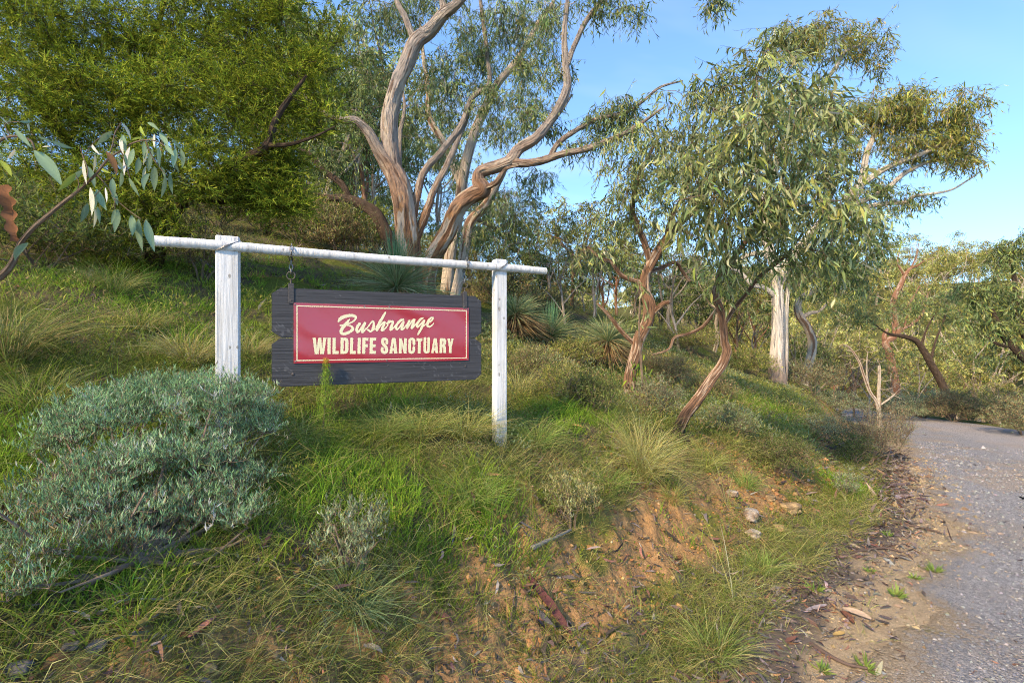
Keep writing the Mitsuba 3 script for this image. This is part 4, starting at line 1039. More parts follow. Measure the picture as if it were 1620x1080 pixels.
pixel_tree('open-crowned gum reaching in from the right edge above the road', [[(1740, 690, 15, 9), (1700, 640, 15, 8), (1650, 590, 15, 7), (1620, 566, 15, 6), (1602, 548, 15, 5), (1590, 535, 15, 4.5), (1578, 510, 15, 3.5), (1570, 490, 15, 2.5)],
           [(1650, 590, 15, 6), (1625, 540, 15, 5), (1612, 500, 15, 4), (1606, 450, 15, 3), (1600, 410, 15, 2)], [(1602, 548, 15, 3), (1580, 545, 15, 2.5), (1556, 530, 15, 1.5)], [(1640, 580, 15, 5), (1655, 520, 15, 4), (1640, 440, 15, 3)]], 'dark_bark',
           [(1600, 395, 15, 34, 24, 22), (1640, 380, 15, 40, 30, 22), (1580, 420, 15, 24, 14, 8), (1555, 455, 15, 50, 20, 26), (1600, 470, 15, 40, 26, 24), (1548, 500, 15, 44, 26, 26), (1590, 510, 15, 46, 28, 28), (1630, 490, 15, 40, 40, 26), (1540, 460, 15, 30, 18, 12), (1580, 560, 15.4, 40, 20, 14)])

# bushy and slender gums of the slope, one shapegroup per growth form
def wild_gum(rng, H, nl, bare, spread, ncl, nsub, leaf, per=5, nleaf=6, pal=GREY_GREEN, wts=None, bark_name='pale_bark', r0=0.09, spray=0.45):
    lean = rng.normal(0, 0.13, 2)
    tr = [np.array([0, 0, -0.5, r0 * 1.35]), np.array([0, 0, 0, r0 * 1.2])]
    p = np.zeros(3)
    for k in range(1, 6):
        p = p + np.array([lean[0] + rng.normal(0, 0.10), lean[1] + rng.normal(0, 0.10), 1.0]) * H * bare / 5
        tr.append(np.array([*p, r0 * (1.1 - 0.09 * k)]))
    ls = [smooth_line(np.array(tr), 4)]
    tg = []
    for k in range(nl):
        a = 2 * np.pi * (k + rng.uniform(-.3, .3)) / nl
        start = ls[0][rng.integers(len(ls[0]) // 2, len(ls[0]))]
        rr = start[3] * 0.62
        end = np.array([math.cos(a) * spread * H * rng.uniform(.4, 1), math.sin(a) * spread * H * rng.uniform(.4, 1), 0]) + [p[0], p[1], H * rng.uniform(0.62, 0.96)]
        mid = start[:3] * 0.5 + end * 0.5 + rng.normal(0, 0.06 * H, 3) - [0, 0, 0.03 * H]
        l = smooth_line(np.array([[*start[:3], rr], [*(start[:3] * .75 + mid * .25 + rng.normal(0, .02 * H, 3)), rr * .9], [*mid, rr * .7], [*(mid * .45 + end * .55 + rng.normal(0, .03 * H, 3)), rr * .5], [*end, rr * .25]]), 4)
        ls.append(l)
        for c in range(ncl):
            cc = l[rng.integers(len(l) // 2, len(l)), :3] + rng.normal(0, 0.055 * H, 3)
            tg.append(cc + unit(rng.normal(size=(nsub, 3))) * rng.random((nsub, 1)) ** .5 * [0.12 * H, 0.12 * H, 0.075 * H])
    tg = np.vstack(tg)
    a0, a1, q0, q1 = grow(ls, tg, rng, 0.008)
    (s0, s1), lb, ld = sprays(tg, rng, per, nleaf, spray, 0.6)
    tm = join([tube(l[:, :3], l[:, 3], 8, 0.1, k) for k, l in enumerate(ls)] + [prisms(a0, a1, q0, q1, 3)])
    n = len(lb)
    tone = np.repeat(np.exp(rng.normal(0, 0.42, len(tg))), per * nleaf)[:, None]
    col = np.clip(tones(rng, n, pal, wts, 0.2) * tone, .004, .6)
    L = leaf * np.exp(rng.normal(0, .25, n))
    v, f, c = leaves(lb, ld, L, L * rng.uniform(.2, .34, n), rng, col, .2, .2, 0)
    return {'type': 'shapegroup', 'trunk': mikit.ply(tm[:2], bark_name, smooth=True, uv=tm[2]), 'crown': mikit.ply((v, f), 'leaf_material', color=np.minimum(c * VEG, .6))}


OLIVE = [(0.13, 0.145, 0.06), (0.19, 0.19, 0.08), (0.10, 0.12, 0.05), (0.24, 0.21, 0.075)]
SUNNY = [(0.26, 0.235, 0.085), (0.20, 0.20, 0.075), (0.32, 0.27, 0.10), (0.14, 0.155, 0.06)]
DEEP = [(0.085, 0.115, 0.055), (0.12, 0.15, 0.075), (0.065, 0.09, 0.04), (0.16, 0.17, 0.07)]
for k in range(4):
    scene[f'slender_form_{k}'] = wild_gum(rng, 8.0, 4 + k % 2, 0.55, 0.26, 3, 9, 0.17, bark_name='pale_bark' if k != 2 else 'red_bark', r0=0.075)
for k in range(4):
    scene[f'bushy_form_{k}'] = wild_gum(rng, 5.0, 6, 0.45, 0.36, 3, 8, 0.14, pal=DEEP if k % 2 else OLIVE, bark_name='pale_bark' if k % 2 else 'red_bark', r0=0.075, spray=0.36)
for k in range(4):
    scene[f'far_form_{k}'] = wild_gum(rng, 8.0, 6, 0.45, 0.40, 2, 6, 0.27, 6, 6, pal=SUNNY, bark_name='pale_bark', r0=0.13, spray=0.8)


def plant(name, form, x, y, scale, label, cat, group, yaw, sink=0.0):
    key = thing(name, label, cat, group)
    z = float(height(x, y)) - sink
    scene[key] = {'type': 'instance', 'shapegroup': {'type': 'ref', 'id': form}, 'to_world': T().translate([x, y, z]).rotate([0, 0, 1], yaw).scale(scale)}


def row(spots, name, forms, label, group, rng, s0=0.8, s1=1.2):
    for px, y in spots:
        plant(name, forms[rng.integers(len(forms))], (px - CX) / FPX * y, y, rng.uniform(s0, s1), label, 'tree', group, rng.uniform(0, 360))


SL = [f'slender_form_{k}' for k in range(4)]
BU = [f'bushy_form_{k}' for k in range(4)]
FA = [f'far_form_{k}' for k in range(4)]
rng = np.random.default_rng(61)
row([(430, 19), (465, 16), (480, 24), (500, 20), (520, 28), (535, 15), (545, 22), (565, 18), (585, 26), (600, 17), (615, 31), (640, 24), (690, 19), (720, 28), (745, 20), (770, 25), (350, 22), (390, 27), (300, 25), (250, 21), (180, 24), (120, 20), (60, 23), (420, 32), (560, 36), (660, 36), (405, 14), (448, 13), (487, 14.5), (512, 13), (556, 13.5), (598, 14), (470, 19), (530, 22), (575, 21)], 'gum_tree', SL,
    'slender gum among the crowd of thin trunks on the slope behind the sign and wattle', 'slender gums on the slope behind the sign', rng, 0.7, 1.05)
row([(795, 16), (830, 20), (870, 15), (905, 18), (940, 14), (975, 19), (1010, 23), (1060, 17), (1095, 21), (1130, 16), (1165, 22), (1195, 18), (845, 22), (885, 21), (955, 23), (1000, 20), (1045, 22), (850, 26), (930, 27), (1040, 30), (1110, 29), (1180, 30)], 'bushy_gum', BU,
    'small bushy gum in the scrub behind the two leaning trees, between sign and white gum', 'bushy gums in the scrub behind the leaning trees', rng, 0.55, 0.95)
row([(1255, 27), (1290, 24), (1320, 30), (1350, 26), (1385, 32), (1420, 29), (1455, 35), (1490, 30), (1530, 33), (1570, 27), (1610, 31), (1640, 26), (1335, 38), (1400, 42), (1470, 44), (1550, 40), (1600, 44), (1300, 40), (1235, 22), (1275, 21), (1345, 33), (1440, 38), (1515, 38), (1580, 36)], 'bushy_gum', BU,
    'bushy gum in the hollow beyond the road bend, below the opposite hillside', 'bushy gums in the hollow beyond the road', rng, 0.55, 0.95)
for k in range(2):
    r_ = np.random.default_rng(90 + k)
    tr_ = smooth_line(np.array([[0, 0, -.3, .05], [0.1, 0, .6, .045], [.25, .15 - .3 * k, 1.5, .035], [.2, .3, 2.4, .02]]), 5)
    l_ = [tr_] + [smooth_line(np.array([[*tr_[i_, :3], .03], [*(tr_[i_, :3] + e_ * .5 + [0, 0, .1]), .02], [*(tr_[i_, :3] + e_), .008]]), 4) for i_, e_ in ((4, np.array([1.0, .2, 1.2])), (6, np.array([-1.0, -.4, 1.1])), (8, np.array([.2, 1.0, 1.3])), (11, np.array([-.6, .6, 1.0])))]
    a0, a1, q0, q1 = grow(l_, unit(r_.normal(size=(170, 3))) * r_.random((170, 1)) ** .5 * [1.5, 1.5, 1.2] + [0, 0, 2.4], r_, .006, sag=.2, low=.8)
    tm = join([tube(l[:, :3], l[:, 3], 7, .1, i_) for i_, l in enumerate(l_)] + [prisms(a0, a1, q0, q1, 3)])
    scene[f'bare_form_{k}'] = {'type': 'shapegroup', 'trunk': mikit.ply(tm[:2], 'pale_bark' if k else 'stem_bark', smooth=True, uv=tm[2])}
row([(1262, 19), (1330, 17), (1352, 20), (1378, 18), (1450, 25), (1530, 26), (1585, 23), (1480, 28), (1300, 24), (1415, 24)], 'bare_tree', ['bare_form_0', 'bare_form_1'],
    'leafless grey twiggy tree in the thicket beside the road bend', 'leafless twiggy trees in the thicket at the bend', rng, 0.7, 1.25)
row([(895, 11.5), (925, 15), (1075, 13), (1200, 15), (1170, 18), (1100, 24)], 'bare_tree', ['bare_form_0', 'bare_form_1'],
    'leafless grey twiggy tree in the scrub behind the leaning trees', 'leafless twiggy trees in the scrub behind the leaning trees', rng, 0.6, 1.0)
# the wooded hillsides far off
k = 0
labels['forest'] = {'label': 'sunlit olive gum forest covering the far hillside beyond the valley', 'category': 'forest', 'kind': 'stuff'}
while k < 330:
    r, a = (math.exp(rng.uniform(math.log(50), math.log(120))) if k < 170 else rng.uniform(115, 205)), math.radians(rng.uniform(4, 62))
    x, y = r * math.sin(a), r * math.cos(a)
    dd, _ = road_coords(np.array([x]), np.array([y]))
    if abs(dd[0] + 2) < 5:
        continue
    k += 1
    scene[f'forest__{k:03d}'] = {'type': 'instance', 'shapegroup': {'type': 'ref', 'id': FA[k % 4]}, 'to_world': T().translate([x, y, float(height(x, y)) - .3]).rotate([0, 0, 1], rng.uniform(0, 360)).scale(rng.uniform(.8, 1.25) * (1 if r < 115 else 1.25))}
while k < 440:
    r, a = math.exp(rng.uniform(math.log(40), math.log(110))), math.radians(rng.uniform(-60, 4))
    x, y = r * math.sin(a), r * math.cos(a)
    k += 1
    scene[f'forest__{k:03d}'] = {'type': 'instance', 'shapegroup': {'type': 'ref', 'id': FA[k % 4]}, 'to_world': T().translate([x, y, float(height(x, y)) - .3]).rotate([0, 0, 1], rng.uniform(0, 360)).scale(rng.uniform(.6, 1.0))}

# ------------------------------------------------------------------ shrubs and tussocks, each a plant of its own
rng = np.random.default_rng(71)


def shrub(label, cat, px, py, w, h, pal, leaf=0.02, nt=120, per=5, nleaf=10, spray=0.10, droop=-0.5, name='shrub', group=None, stem='stem_bark', nst=9, ratio=0.2, wts=None, foot=0.25, twig=0.0016, point=None, lean=(0, 0), material='leaf_material', jit2=0.22, top=0.45):
    key = thing(name, label, cat, group)
    b = hit(px, py) if point is None else np.asarray(point, float)
    ls = []
    for k in range(nst):
        a = rng.uniform(0, 2 * np.pi)
        e = np.array([math.cos(a) * w / 2 * rng.uniform(.3, .9) + lean[0], math.sin(a) * w / 2 * rng.uniform(.3, .9) + lean[1], h * rng.uniform(.45, .8)])
        m = e * [0.5, 0.5, 0.35] + rng.normal(0, 0.04 * w, 3)
        r = 0.006 + 0.008 * h
        ls.append(smooth_line(np.array([[*(b + [math.cos(a) * .02, math.sin(a) * .02, -0.05]), r], [*(b + m * [.5, .5, .5]), r * .8], [*(b + m), r * .6], [*(b + e), r * .3]]), 4))
    q = unit(rng.normal(size=(nt, 3)))
    q[:, 2] = np.abs(q[:, 2])
    q *= rng.random((nt, 1)) ** top
    tg = b + q * [w / 2, w / 2, h * (1 - foot)] + [0, 0, h * foot] + np.outer(q[:, 2], [lean[0], lean[1], 0])
    gz = height(tg[:, 0], tg[:, 1])
    tg[:, 2] = np.maximum(tg[:, 2], gz + 0.03)
    a0, a1, q0, q1 = grow(ls, tg, rng, twig, sag=0.08, low=0.5)
    per = max(3, per - 1)
    (s0, s1), lb, ld = sprays(tg, rng, per, nleaf, spray, droop, b - [0, 0, 0.2])
    tm = join([tube(l[:, :3], l[:, 3], 6, 0.1, k) for k, l in enumerate(ls)] + [prisms(a0, a1, q0, q1, 3), prisms(s0, s1, twig * .6, twig * .4, 2)])
    part(key, 'stems', tm[:2], stem, uv=tm[2], kind='stuff')
    n = len(lb)
    tone = np.repeat(np.exp(rng.normal(0, jit2, len(tg))), per * nleaf)[:, None]
    col = np.clip(tones(rng, n, pal, wts, 0.18) * tone, .004, .6)
    L = leaf * np.exp(rng.normal(0, .25, n))
    v, f, c = leaves(lb, ld, L, L * ratio * np.exp(rng.normal(0, .2, n)), rng, col, .2, .2, 0)
    part(key, 'foliage', (v, f), material, color=c, kind='stuff')
    return key


SILVER = [(0.205, 0.34, 0.21), (0.15, 0.265, 0.155), (0.29, 0.42, 0.275), (0.12, 0.19, 0.095), (0.20, 0.17, 0.13)]
HEATH = [(0.13, 0.16, 0.05), (0.20, 0.20, 0.08), (0.24, 0.20, 0.11), (0.09, 0.12, 0.035), (0.27, 0.26, 0.07)]
BROWN = [(0.24, 0.17, 0.11), (0.17, 0.12, 0.085), (0.20, 0.20, 0.12), (0.13, 0.14, 0.08)]
DARK = [(0.075, 0.10, 0.035), (0.11, 0.14, 0.05), (0.055, 0.07, 0.03), (0.15, 0.15, 0.07)]
GREYG = [(0.20, 0.24, 0.17), (0.15, 0.19, 0.12), (0.26, 0.29, 0.21), (0.17, 0.15, 0.11)]

# the big silvery bush in front of the left post: several sprawling branches of one plant
sb = thing('silver_bush', 'large sprawling silvery blue-green bush with bare brown stems, in front of the left post', 'bush')
root = hit(215, 905)
ls, tgs = [], []
for px, py, up, rx, n in ((120, 760, .30, .16, 90), (190, 730, .34, .20, 120), (270, 720, .38, .22, 150), (345, 715, .36, .20, 130), (400, 745, .26, .15, 80), (330, 790, .22, .20, 80), (230, 800, .22, .16, 55), (80, 760, .20, .12, 40), (100, 860, .16, .16, 46), (180, 900, .12, .14, 30), (370, 860, .14, .14, 46), (60, 920, .12, .13, 34), (400, 800, .16, .10, 24), (300, 860, .12, .14, 26), (420, 700, .22, .12, 50), (40, 970, .10, .10, 20), (160, 800, .18, .2, 60), (260, 770, .2, .2, 70), (330, 830, .16, .18, 60), (140, 830, .14, .2, 50), (250, 840, .13, .2, 60), (90, 820, .12, .16, 40), (200, 860, .11, .2, 40), (230, 745, .42, .2, 80), (320, 750, .42, .2, 80), (380, 735, .40, .16, 60), (150, 770, .36, .18, 60)):
    g, n, up = hit(px, py), int(n * .8), up * .74
    e = g + [0, 0, up * .72]
    for j in range(3):
        e2 = e + rng.normal(0, .07, 3)
        m = root * .5 + e2 * .5 + [0, 0, -0.05] + rng.normal(0, .04, 3)
        m[2] = max(m[2], float(height(m[0], m[1])) + .03)
        ls.append(smooth_line(np.array([[*(root + [rng.normal(0, .03), rng.normal(0, .03), -.03]), .011], [*(root * .8 + m * .2 + [0, 0, .02]), .009], [*m, .006], [*e2, .003]]), 5))
    q = unit(rng.normal(size=(n, 3))) * rng.random((n, 1)) ** .45
    tgs.append(g + [0, 0, up] + q * [rx, rx, up * .42])
tg = np.vstack(tgs)
tg[:, 2] = np.maximum(tg[:, 2], height(tg[:, 0], tg[:, 1]) + .03)
a0, a1, q0, q1 = grow(ls, tg, rng, .0014, sag=.10, low=.4)
(s0, s1), lb, ld = sprays(tg, rng, 4, 22, .095, -1.1)
tm = join([tube(l[:, :3], l[:, 3], 6, .12, k) for k, l in enumerate(ls)] + [prisms(a0, a1, q0, q1, 3), prisms(s0, s1 + [0, 0, .012], .0011, .0007, 2)])
part(sb, 'stems', tm[:2], 'stem_bark', uv=tm[2], kind='stuff')
n = len(lb)
tone = np.repeat(np.exp(rng.normal(0, .36, len(tg))), 88)[:, None]
hgt = (lb[:, 2] - height(lb[:, 0], lb[:, 1]))
old = rng.random(n) < np.clip(0.75 - hgt * 2.4, 0.08, .8) * 0.75
col = tones(rng, n, SILVER[:4], [3, 2, 2, 1], .15) * tone
col[old] = tones(rng, int(old.sum()), [(0.22, 0.17, 0.12), (0.16, 0.12, 0.085)], None, .2)
keep = ~((old & (rng.random(n) < .45)) | (rng.random(n) < .22))
L = .0175 * np.exp(rng.normal(0, .35, n))
v, f, c = leaves(lb[keep], ld[keep], L[keep], L[keep] * .13, rng, np.clip(col[keep], .005, .6), .2, .15, 0)
part(sb, 'foliage', (v, f), 'leaf_material', color=c, kind='stuff')

shrub('low dark green rounded bush spilling over the ochre cut beside the road', 'bush', 1232, 752, .85, .42, DARK, .016, 420, 5, 12, .07, .1, twig=.0015)
shrub('twiggy grey-brown heath bush leaning out over the gravel edge at the road bend', 'bush', 1375, 728, 1.05, .85, BROWN + GREYG[:2], .03, 300, 6, 8, .20, -.9, wts=[3, 2, 2, 1, 2, 1], twig=.003, lean=(.25, -.1), ratio=.1)
shrub('dark green base bush tucked under the grey-brown heath bush by the road', 'bush', 1350, 735, .6, .45, DARK, .02, 180, 5, 10, .09, -.3)
shrub('tiny silvery plant alone on the orange soil of the cut', 'bush', 1342, 790, .24, .30, GREYG, .022, 46, 4, 12, .08, -.8, nst=4)
shrub('silver-green low bush left of the heath bush', 'bush', 1308, 700, .9, .45, GREYG + BROWN[:1], .024, 200, 5, 9, .12, -.5)
shrub('brownish heath bush at the foot of the bowed cream trunk', 'bush', 1285, 622, 1.8, .9, BROWN + GREYG[:1], .045, 260, 5, 8, .22, -.5, twig=.004)
shrub('silver-green mound right of the white gum foot, downhill of the brown heath', 'bush', 1325, 655, 1.5, .6, GREYG, .04, 220, 5, 8, .16, -.4, twig=.003)
for px, y, w, h, pal, lab in ((1460, 20, 2.6, 1.3, GREYG, 'silver-grey bush leftmost on the far verge across the road'), (1508, 18.5, 2.0, 1.15, BROWN, 'reddish brown rounded bush on the far verge across the road'),
                              (1570, 18.0, 2.6, 1.3, BROWN + DARK[:1], 'wide brown twiggy bush on the far verge, near the right edge'), (1618, 14.5, 1.8, 1.1, BROWN + GREYG[:1], 'brown bush cut by the right edge of the picture on the far verge'),
                              (1540, 22, 2.6, 1.8, DARK, 'dark green bush behind the brown ones across the road'), (1425, 19, 1.6, .9, GREYG, 'small grey bush at the very end of the visible road')):
    p_ = on_ground(px, y)
    shrub(lab, 'bush', 0, 0, w, h, pal, .06, 260, 5, 8, .26, -.4, point=p_, twig=.004)

GRP = 'low heath shrubs between the right post and the leaning trees'
for i, (px, py, w, h, pal, lab) in enumerate(((850, 545, .9, .45, HEATH, 'olive heath shrub right behind the right post'), (905, 585, 1.0, .45, HEATH, 'yellowish heath shrub midway between right post and orange-barked gum'), (840, 605, .6, .38, BROWN + HEATH[:2], 'brown-tinged heath shrub low beside the right post'),
                                            (950, 555, 1.1, .5, GREYG + HEATH[:2], 'grey-green heath shrub left of the orange-barked gum'), (890, 640, .7, .35, HEATH, 'olive shrub below the yellowish heath, uphill of the straw tussock'), (935, 655, .6, .32, DARK, 'dark heath shrub left of the charred tree foot'),
                                            (1055, 610, .9, .5, BROWN, 'grey twiggy heath shrub between the two leaning trunks'), (1035, 660, .7, .45, GREYG + BROWN[:2], 'grey-brown shrub just behind the big straw tussock'), (1120, 640, .9, .45, BROWN + HEATH[:1], 'dry heath shrub right of the slim leaning gum'),
                                            (1180, 600, 1.5, .7, HEATH, 'olive heath shrub left of the white gum foot'), (1090, 560, 1.8, .7, HEATH + BROWN[:1], 'olive heath shrub behind the slim leaning gum'), (990, 540, 1.3, .5, HEATH, 'heath shrub behind the orange-barked gum'), (870, 500, 1.5, .6, BROWN + HEATH[:1], 'brown dry scrub below the grass trees'), (1150, 690, .7, .35, GREYG + HEATH[:2], 'silver heath shrub uphill of the dark rounded bush'))):
    k = max(1.0, hit(px, py)[1] / 5)
    shrub(lab, 'shrub', px, py, w, h, pal, .022 * k, int(170), 5, 9, .11 * k, -.5, twig=.0016 * k, group=GRP, name='heath_shrub')
shrub('dry twiggy pale shrub behind the left post, under the crossbar end', 'shrub', 318, 445, 1.0, .75, [(0.32, 0.27, 0.15), (0.22, 0.21, 0.10), (0.26, 0.20, 0.12)], .04, 150, 5, 7, .2, -.7, twig=.0025)
shrub('dark leafy shrub in the shade under the wattle at the left edge', 'shrub', 60, 430, 1.5, .7, DARK + HEATH[:1], .05, 220, 5, 8, .2, -.3, twig=.0025)
shrub('small upright silver-leaved shrub in the grass below the right end of the board', 'shrub', 560, 905, .34, .30, GREYG, .02, 60, 4, 12, .08, -.9, nst=5)
shrub('wispy pale straw-coloured bush on the lip of the cut below the right post', 'shrub', 905, 838, .36, .34, [(0.36, 0.30, 0.18), (0.27, 0.24, 0.13), (0.22, 0.24, 0.12)], .022, 70, 4, 9, .12, -1.0, nst=6)

GRP = 'scrub bushes on the slope between the sign board and the wattle'
for i, (px, y_, w, h, pal, lab) in enumerate(((455, 12.5, 1.8, 1.3, HEATH, 'olive scrub bush behind the left chain, nearest the wattle'), (490, 14, 2.2, 1.6, BROWN + HEATH[:2], 'brown twiggy scrub bush left of the dark arching trunk'), (520, 12, 1.8, 1.4, [(0.22, 0.26, 0.05), (0.17, 0.21, 0.05)], 'yellow-green scrub bush under the dark arching trunk'), (548, 15.5, 2.4, 1.8, HEATH, 'olive scrub bush behind the dark arching trunk'),
                                            (580, 13, 1.8, 1.5, [(0.25, 0.28, 0.06), (0.17, 0.20, 0.05)], 'bright yellowish scrub bush between the dark trunk and the twisted gum'), (430, 15, 2.2, 1.5, BROWN + GREYG[:2], 'grey-brown scrub bush between left post and left chain'), (700, 13, 1.8, 1.2, HEATH + BROWN[:1], 'dry scrub bush seen between the trunks of the twisted gum'), (760, 12.5, 1.8, 1.3, HEATH, 'olive scrub bush behind the right chain'), (380, 13, 2.0, 1.2, HEATH, 'olive scrub bush behind the crossbar just right of the left post'), (800, 11, 1.6, 1.0, BROWN + HEATH[:2], 'brown scrub bush behind the top of the right post'), (415, 10.5, 1.7, 1.3, DARK + HEATH[:2], 'dark green scrub bush just right of the left post top'), (470, 10.2, 1.5, 1.1, HEATH, 'olive scrub bush low behind the left chain, in front of the others'), (535, 10.0, 1.5, 1.1, BROWN + HEATH[:2], 'brown and olive scrub bush left of the spear-leaved grass tree'), (345, 10.0, 1.6, 1.1, DARK + HEATH[:1], 'dark scrub bush behind the top of the left post'), (505, 17, 2.6, 2.2, HEATH + GREYG[:1], 'tall olive scrub bush farthest up the slope left of the twisted gum'), (600, 18, 2.6, 2.2, HEATH, 'tall scrub bush farthest up the slope behind the twisted gum'), (440, 18, 2.6, 2.2, DARK + HEATH[:2], 'tall dark scrub bush farthest up the slope below the wattle'))):
    p_ = on_ground(px, y_)
    shrub(lab, 'shrub', 0, 0, w, h, pal, .065, 220, 5, 8, .3, -.6, point=p_, twig=.005, group=GRP, name='scrub_bush')

# seedling with a yellow-green plume in front of the board
sd_ = thing('wattle_seedling', 'feathery yellow-green seedling with orange tip standing in front of the black board', 'seedling')
g = hit(507, 712)
top_ = at(516, 566, g[1] * 0.985)
ln = smooth_line(np.array([[*(g - [0, 0, .03]), .005], [*(g * .5 + top_ * .5 + [.01, 0, 0]), .0035], [*top_, .001]]), 10)
tm = tube(ln[:, :3], ln[:, 3], 6)
part(sd_, 'stem', tm[:2], 'stem_bark', uv=tm[2])
m = 1900
u_ = rng.random(m) ** .9
ix = np.clip((u_ * (len(ln) - 1)).astype(int), 0, len(ln) - 2)
bb = ln[ix, :3] + rng.normal(size=(m, 3)) * (0.050 * (1 - u_) + 0.006)[:, None] * [1, 1, .6]
cc = tones(rng, m, [(0.15, 0.24, 0.04), (0.20, 0.28, 0.05), (0.11, 0.18, 0.035)], None, .15)
tip = u_ > .94
cc[tip] = tones(rng, int(tip.sum()), [(0.45, 0.28, 0.06)], None, .1)
v, f, c = leaves(bb, rng.normal(size=(m, 3)) * .45 + [0, 0, .9], .026, .0026, rng, cc, .2, .1, 0)
part(sd_, 'foliage', (v, f), 'leaf_material', color=c, kind='stuff')


def tussock(label, px, py, r, h, pal, n=420, width=.0028, droop=.75, group=None, name='grass_tussock', cat='tussock', spread=.8, point=None, wind=(0, 0)):
    key = thing(name, label, cat, group)
    b = hit(px, py) if point is None else np.asarray(point, float)
    a, q = rng.uniform(0, 2 * np.pi, n), rng.random(n) ** .5 * r * .35
    base = b + np.stack([np.cos(a) * q, np.sin(a) * q, 0 * a], 1)
    base[:, 2] = height(base[:, 0], base[:, 1]) - .01
    d = np.stack([np.cos(a), np.sin(a), 0 * a], 1) * (spread * rng.random(n) ** .7)[:, None] + [wind[0], wind[1], 1] + rng.normal(0, .12, (n, 3))
    v, f, c = blades(base, d, h * rng.uniform(.55, 1.25, n), width * rng.uniform(.7, 1.3, n), droop * rng.uniform(.4, 1.3, n), rng, tones(rng, n, pal, None, .2), 4)
    put(key, (v, f), 'grass_material', color=c)
    return key


STRAW = [(0.42, 0.35, 0.18), (0.34, 0.29, 0.13), (0.28, 0.28, 0.10), (0.48, 0.42, 0.25)]
STRAWG = [(0.30, 0.30, 0.11), (0.38, 0.33, 0.16), (0.20, 0.26, 0.07), (0.26, 0.24, 0.11)]
FRESH = [(0.17, 0.29, 0.035), (0.23, 0.34, 0.05), (0.13, 0.23, 0.035)]
GREENT = [(0.15, 0.23, 0.06), (0.21, 0.27, 0.09), (0.27, 0.29, 0.12)]
for px, py, r, h, pal, n, lab in (
    (1015, 735, .30, .50, STRAW + STRAWG[:2], 900, 'big shaggy straw-coloured tussock below the two leaning trees'), (845, 705, .22, .34, GREENT, 500, 'green drooping tussock just right of the right post foot'), (735, 690, .24, .36, STRAWG, 560, 'yellowish tussock left of the right post foot'),
    (665, 690, .26, .34, STRAWG, 560, 'yellow straw tussock under the right half of the board'), (610, 690, .20, .30, GREENT, 420, 'green tussock under the middle of the board'), (465, 700, .20, .30, STRAWG, 420, 'pale tussock between silver bush and seedling'),
    (820, 630, .24, .50, STRAW, 460, 'arching straw tussock leaning on the right side of the right post'), (960, 770, .18, .24, GREENT, 360, 'fine green tussock downhill left of the big straw tussock'), (1065, 790, .16, .22, STRAWG, 320, 'small yellow-green tussock on the lip of the cut'),
    (1115, 745, .2, .30, STRAWG, 380, 'tussock right of the big straw one'), (1180, 770, .2, .26, GREENT, 340, 'soft green tussock left of the dark rounded bush'), (390, 560, .3, .34, STRAW + BROWN[:1], 520, 'drooping dead straw tussock just right of the left post'),
    (300, 570, .3, .34, STRAW + BROWN[:1], 560, 'drooping dead straw tussock on the ledge left of the left post'), (220, 520, .3, .3, STRAWG + BROWN[:1], 460, 'brown-green tussock overhanging the shaded ledge'), (180, 460, .3, .36, STRAWG, 460, 'dry tussock on the slope under the wattle'),
    (1130, 1040, .26, .26, GREENT + DARK[:2] + STRAW[:1], 300, 'loose green and straw tussock at the bottom of the picture by the verge'), (1205, 905, .16, .22, GREENT, 300, 'small soft tussock low on the verge'), (745, 800, .2, .3, GREENT, 420, 'green tussock below the right end of the board, on the bank'),
    (560, 960, .2, .26, [(0.13, 0.19, 0.11), (0.20, 0.23, 0.13)], 420, 'blue-green sprawling tussock above the soil cut at the bottom'), (1250, 690, .24, .3, STRAWG, 300, 'straw tussock uphill of the dark rounded bush'), (60, 640, .26, .32, STRAWG + DARK[:1], 420, 'dark straggling tussock at the left edge of the bank')):
    tussock(lab, px, py, r, h, pal, n)
tussock('arching dark green sedge clump at the left edge under the sapling branch', 10, 560, .3, .75, [(0.11, 0.14, 0.05), (0.17, 0.18, 0.07), (0.28, 0.23, 0.13)], 420, .004, .9, name='sedge_clump', cat='sedge')
for px, py, hgt_, lab in ((1165, 960, .5, 'single tall straw stalk rising from the verge'), (1150, 800, .45, 'pair of thin straw stalks left of the rocks')):
    tussock(lab, px, py, .05, hgt_, STRAW, 7, .0035, .15, name='grass_stalk', cat='grass stalk', spread=.25)

# grass trees with their skirts


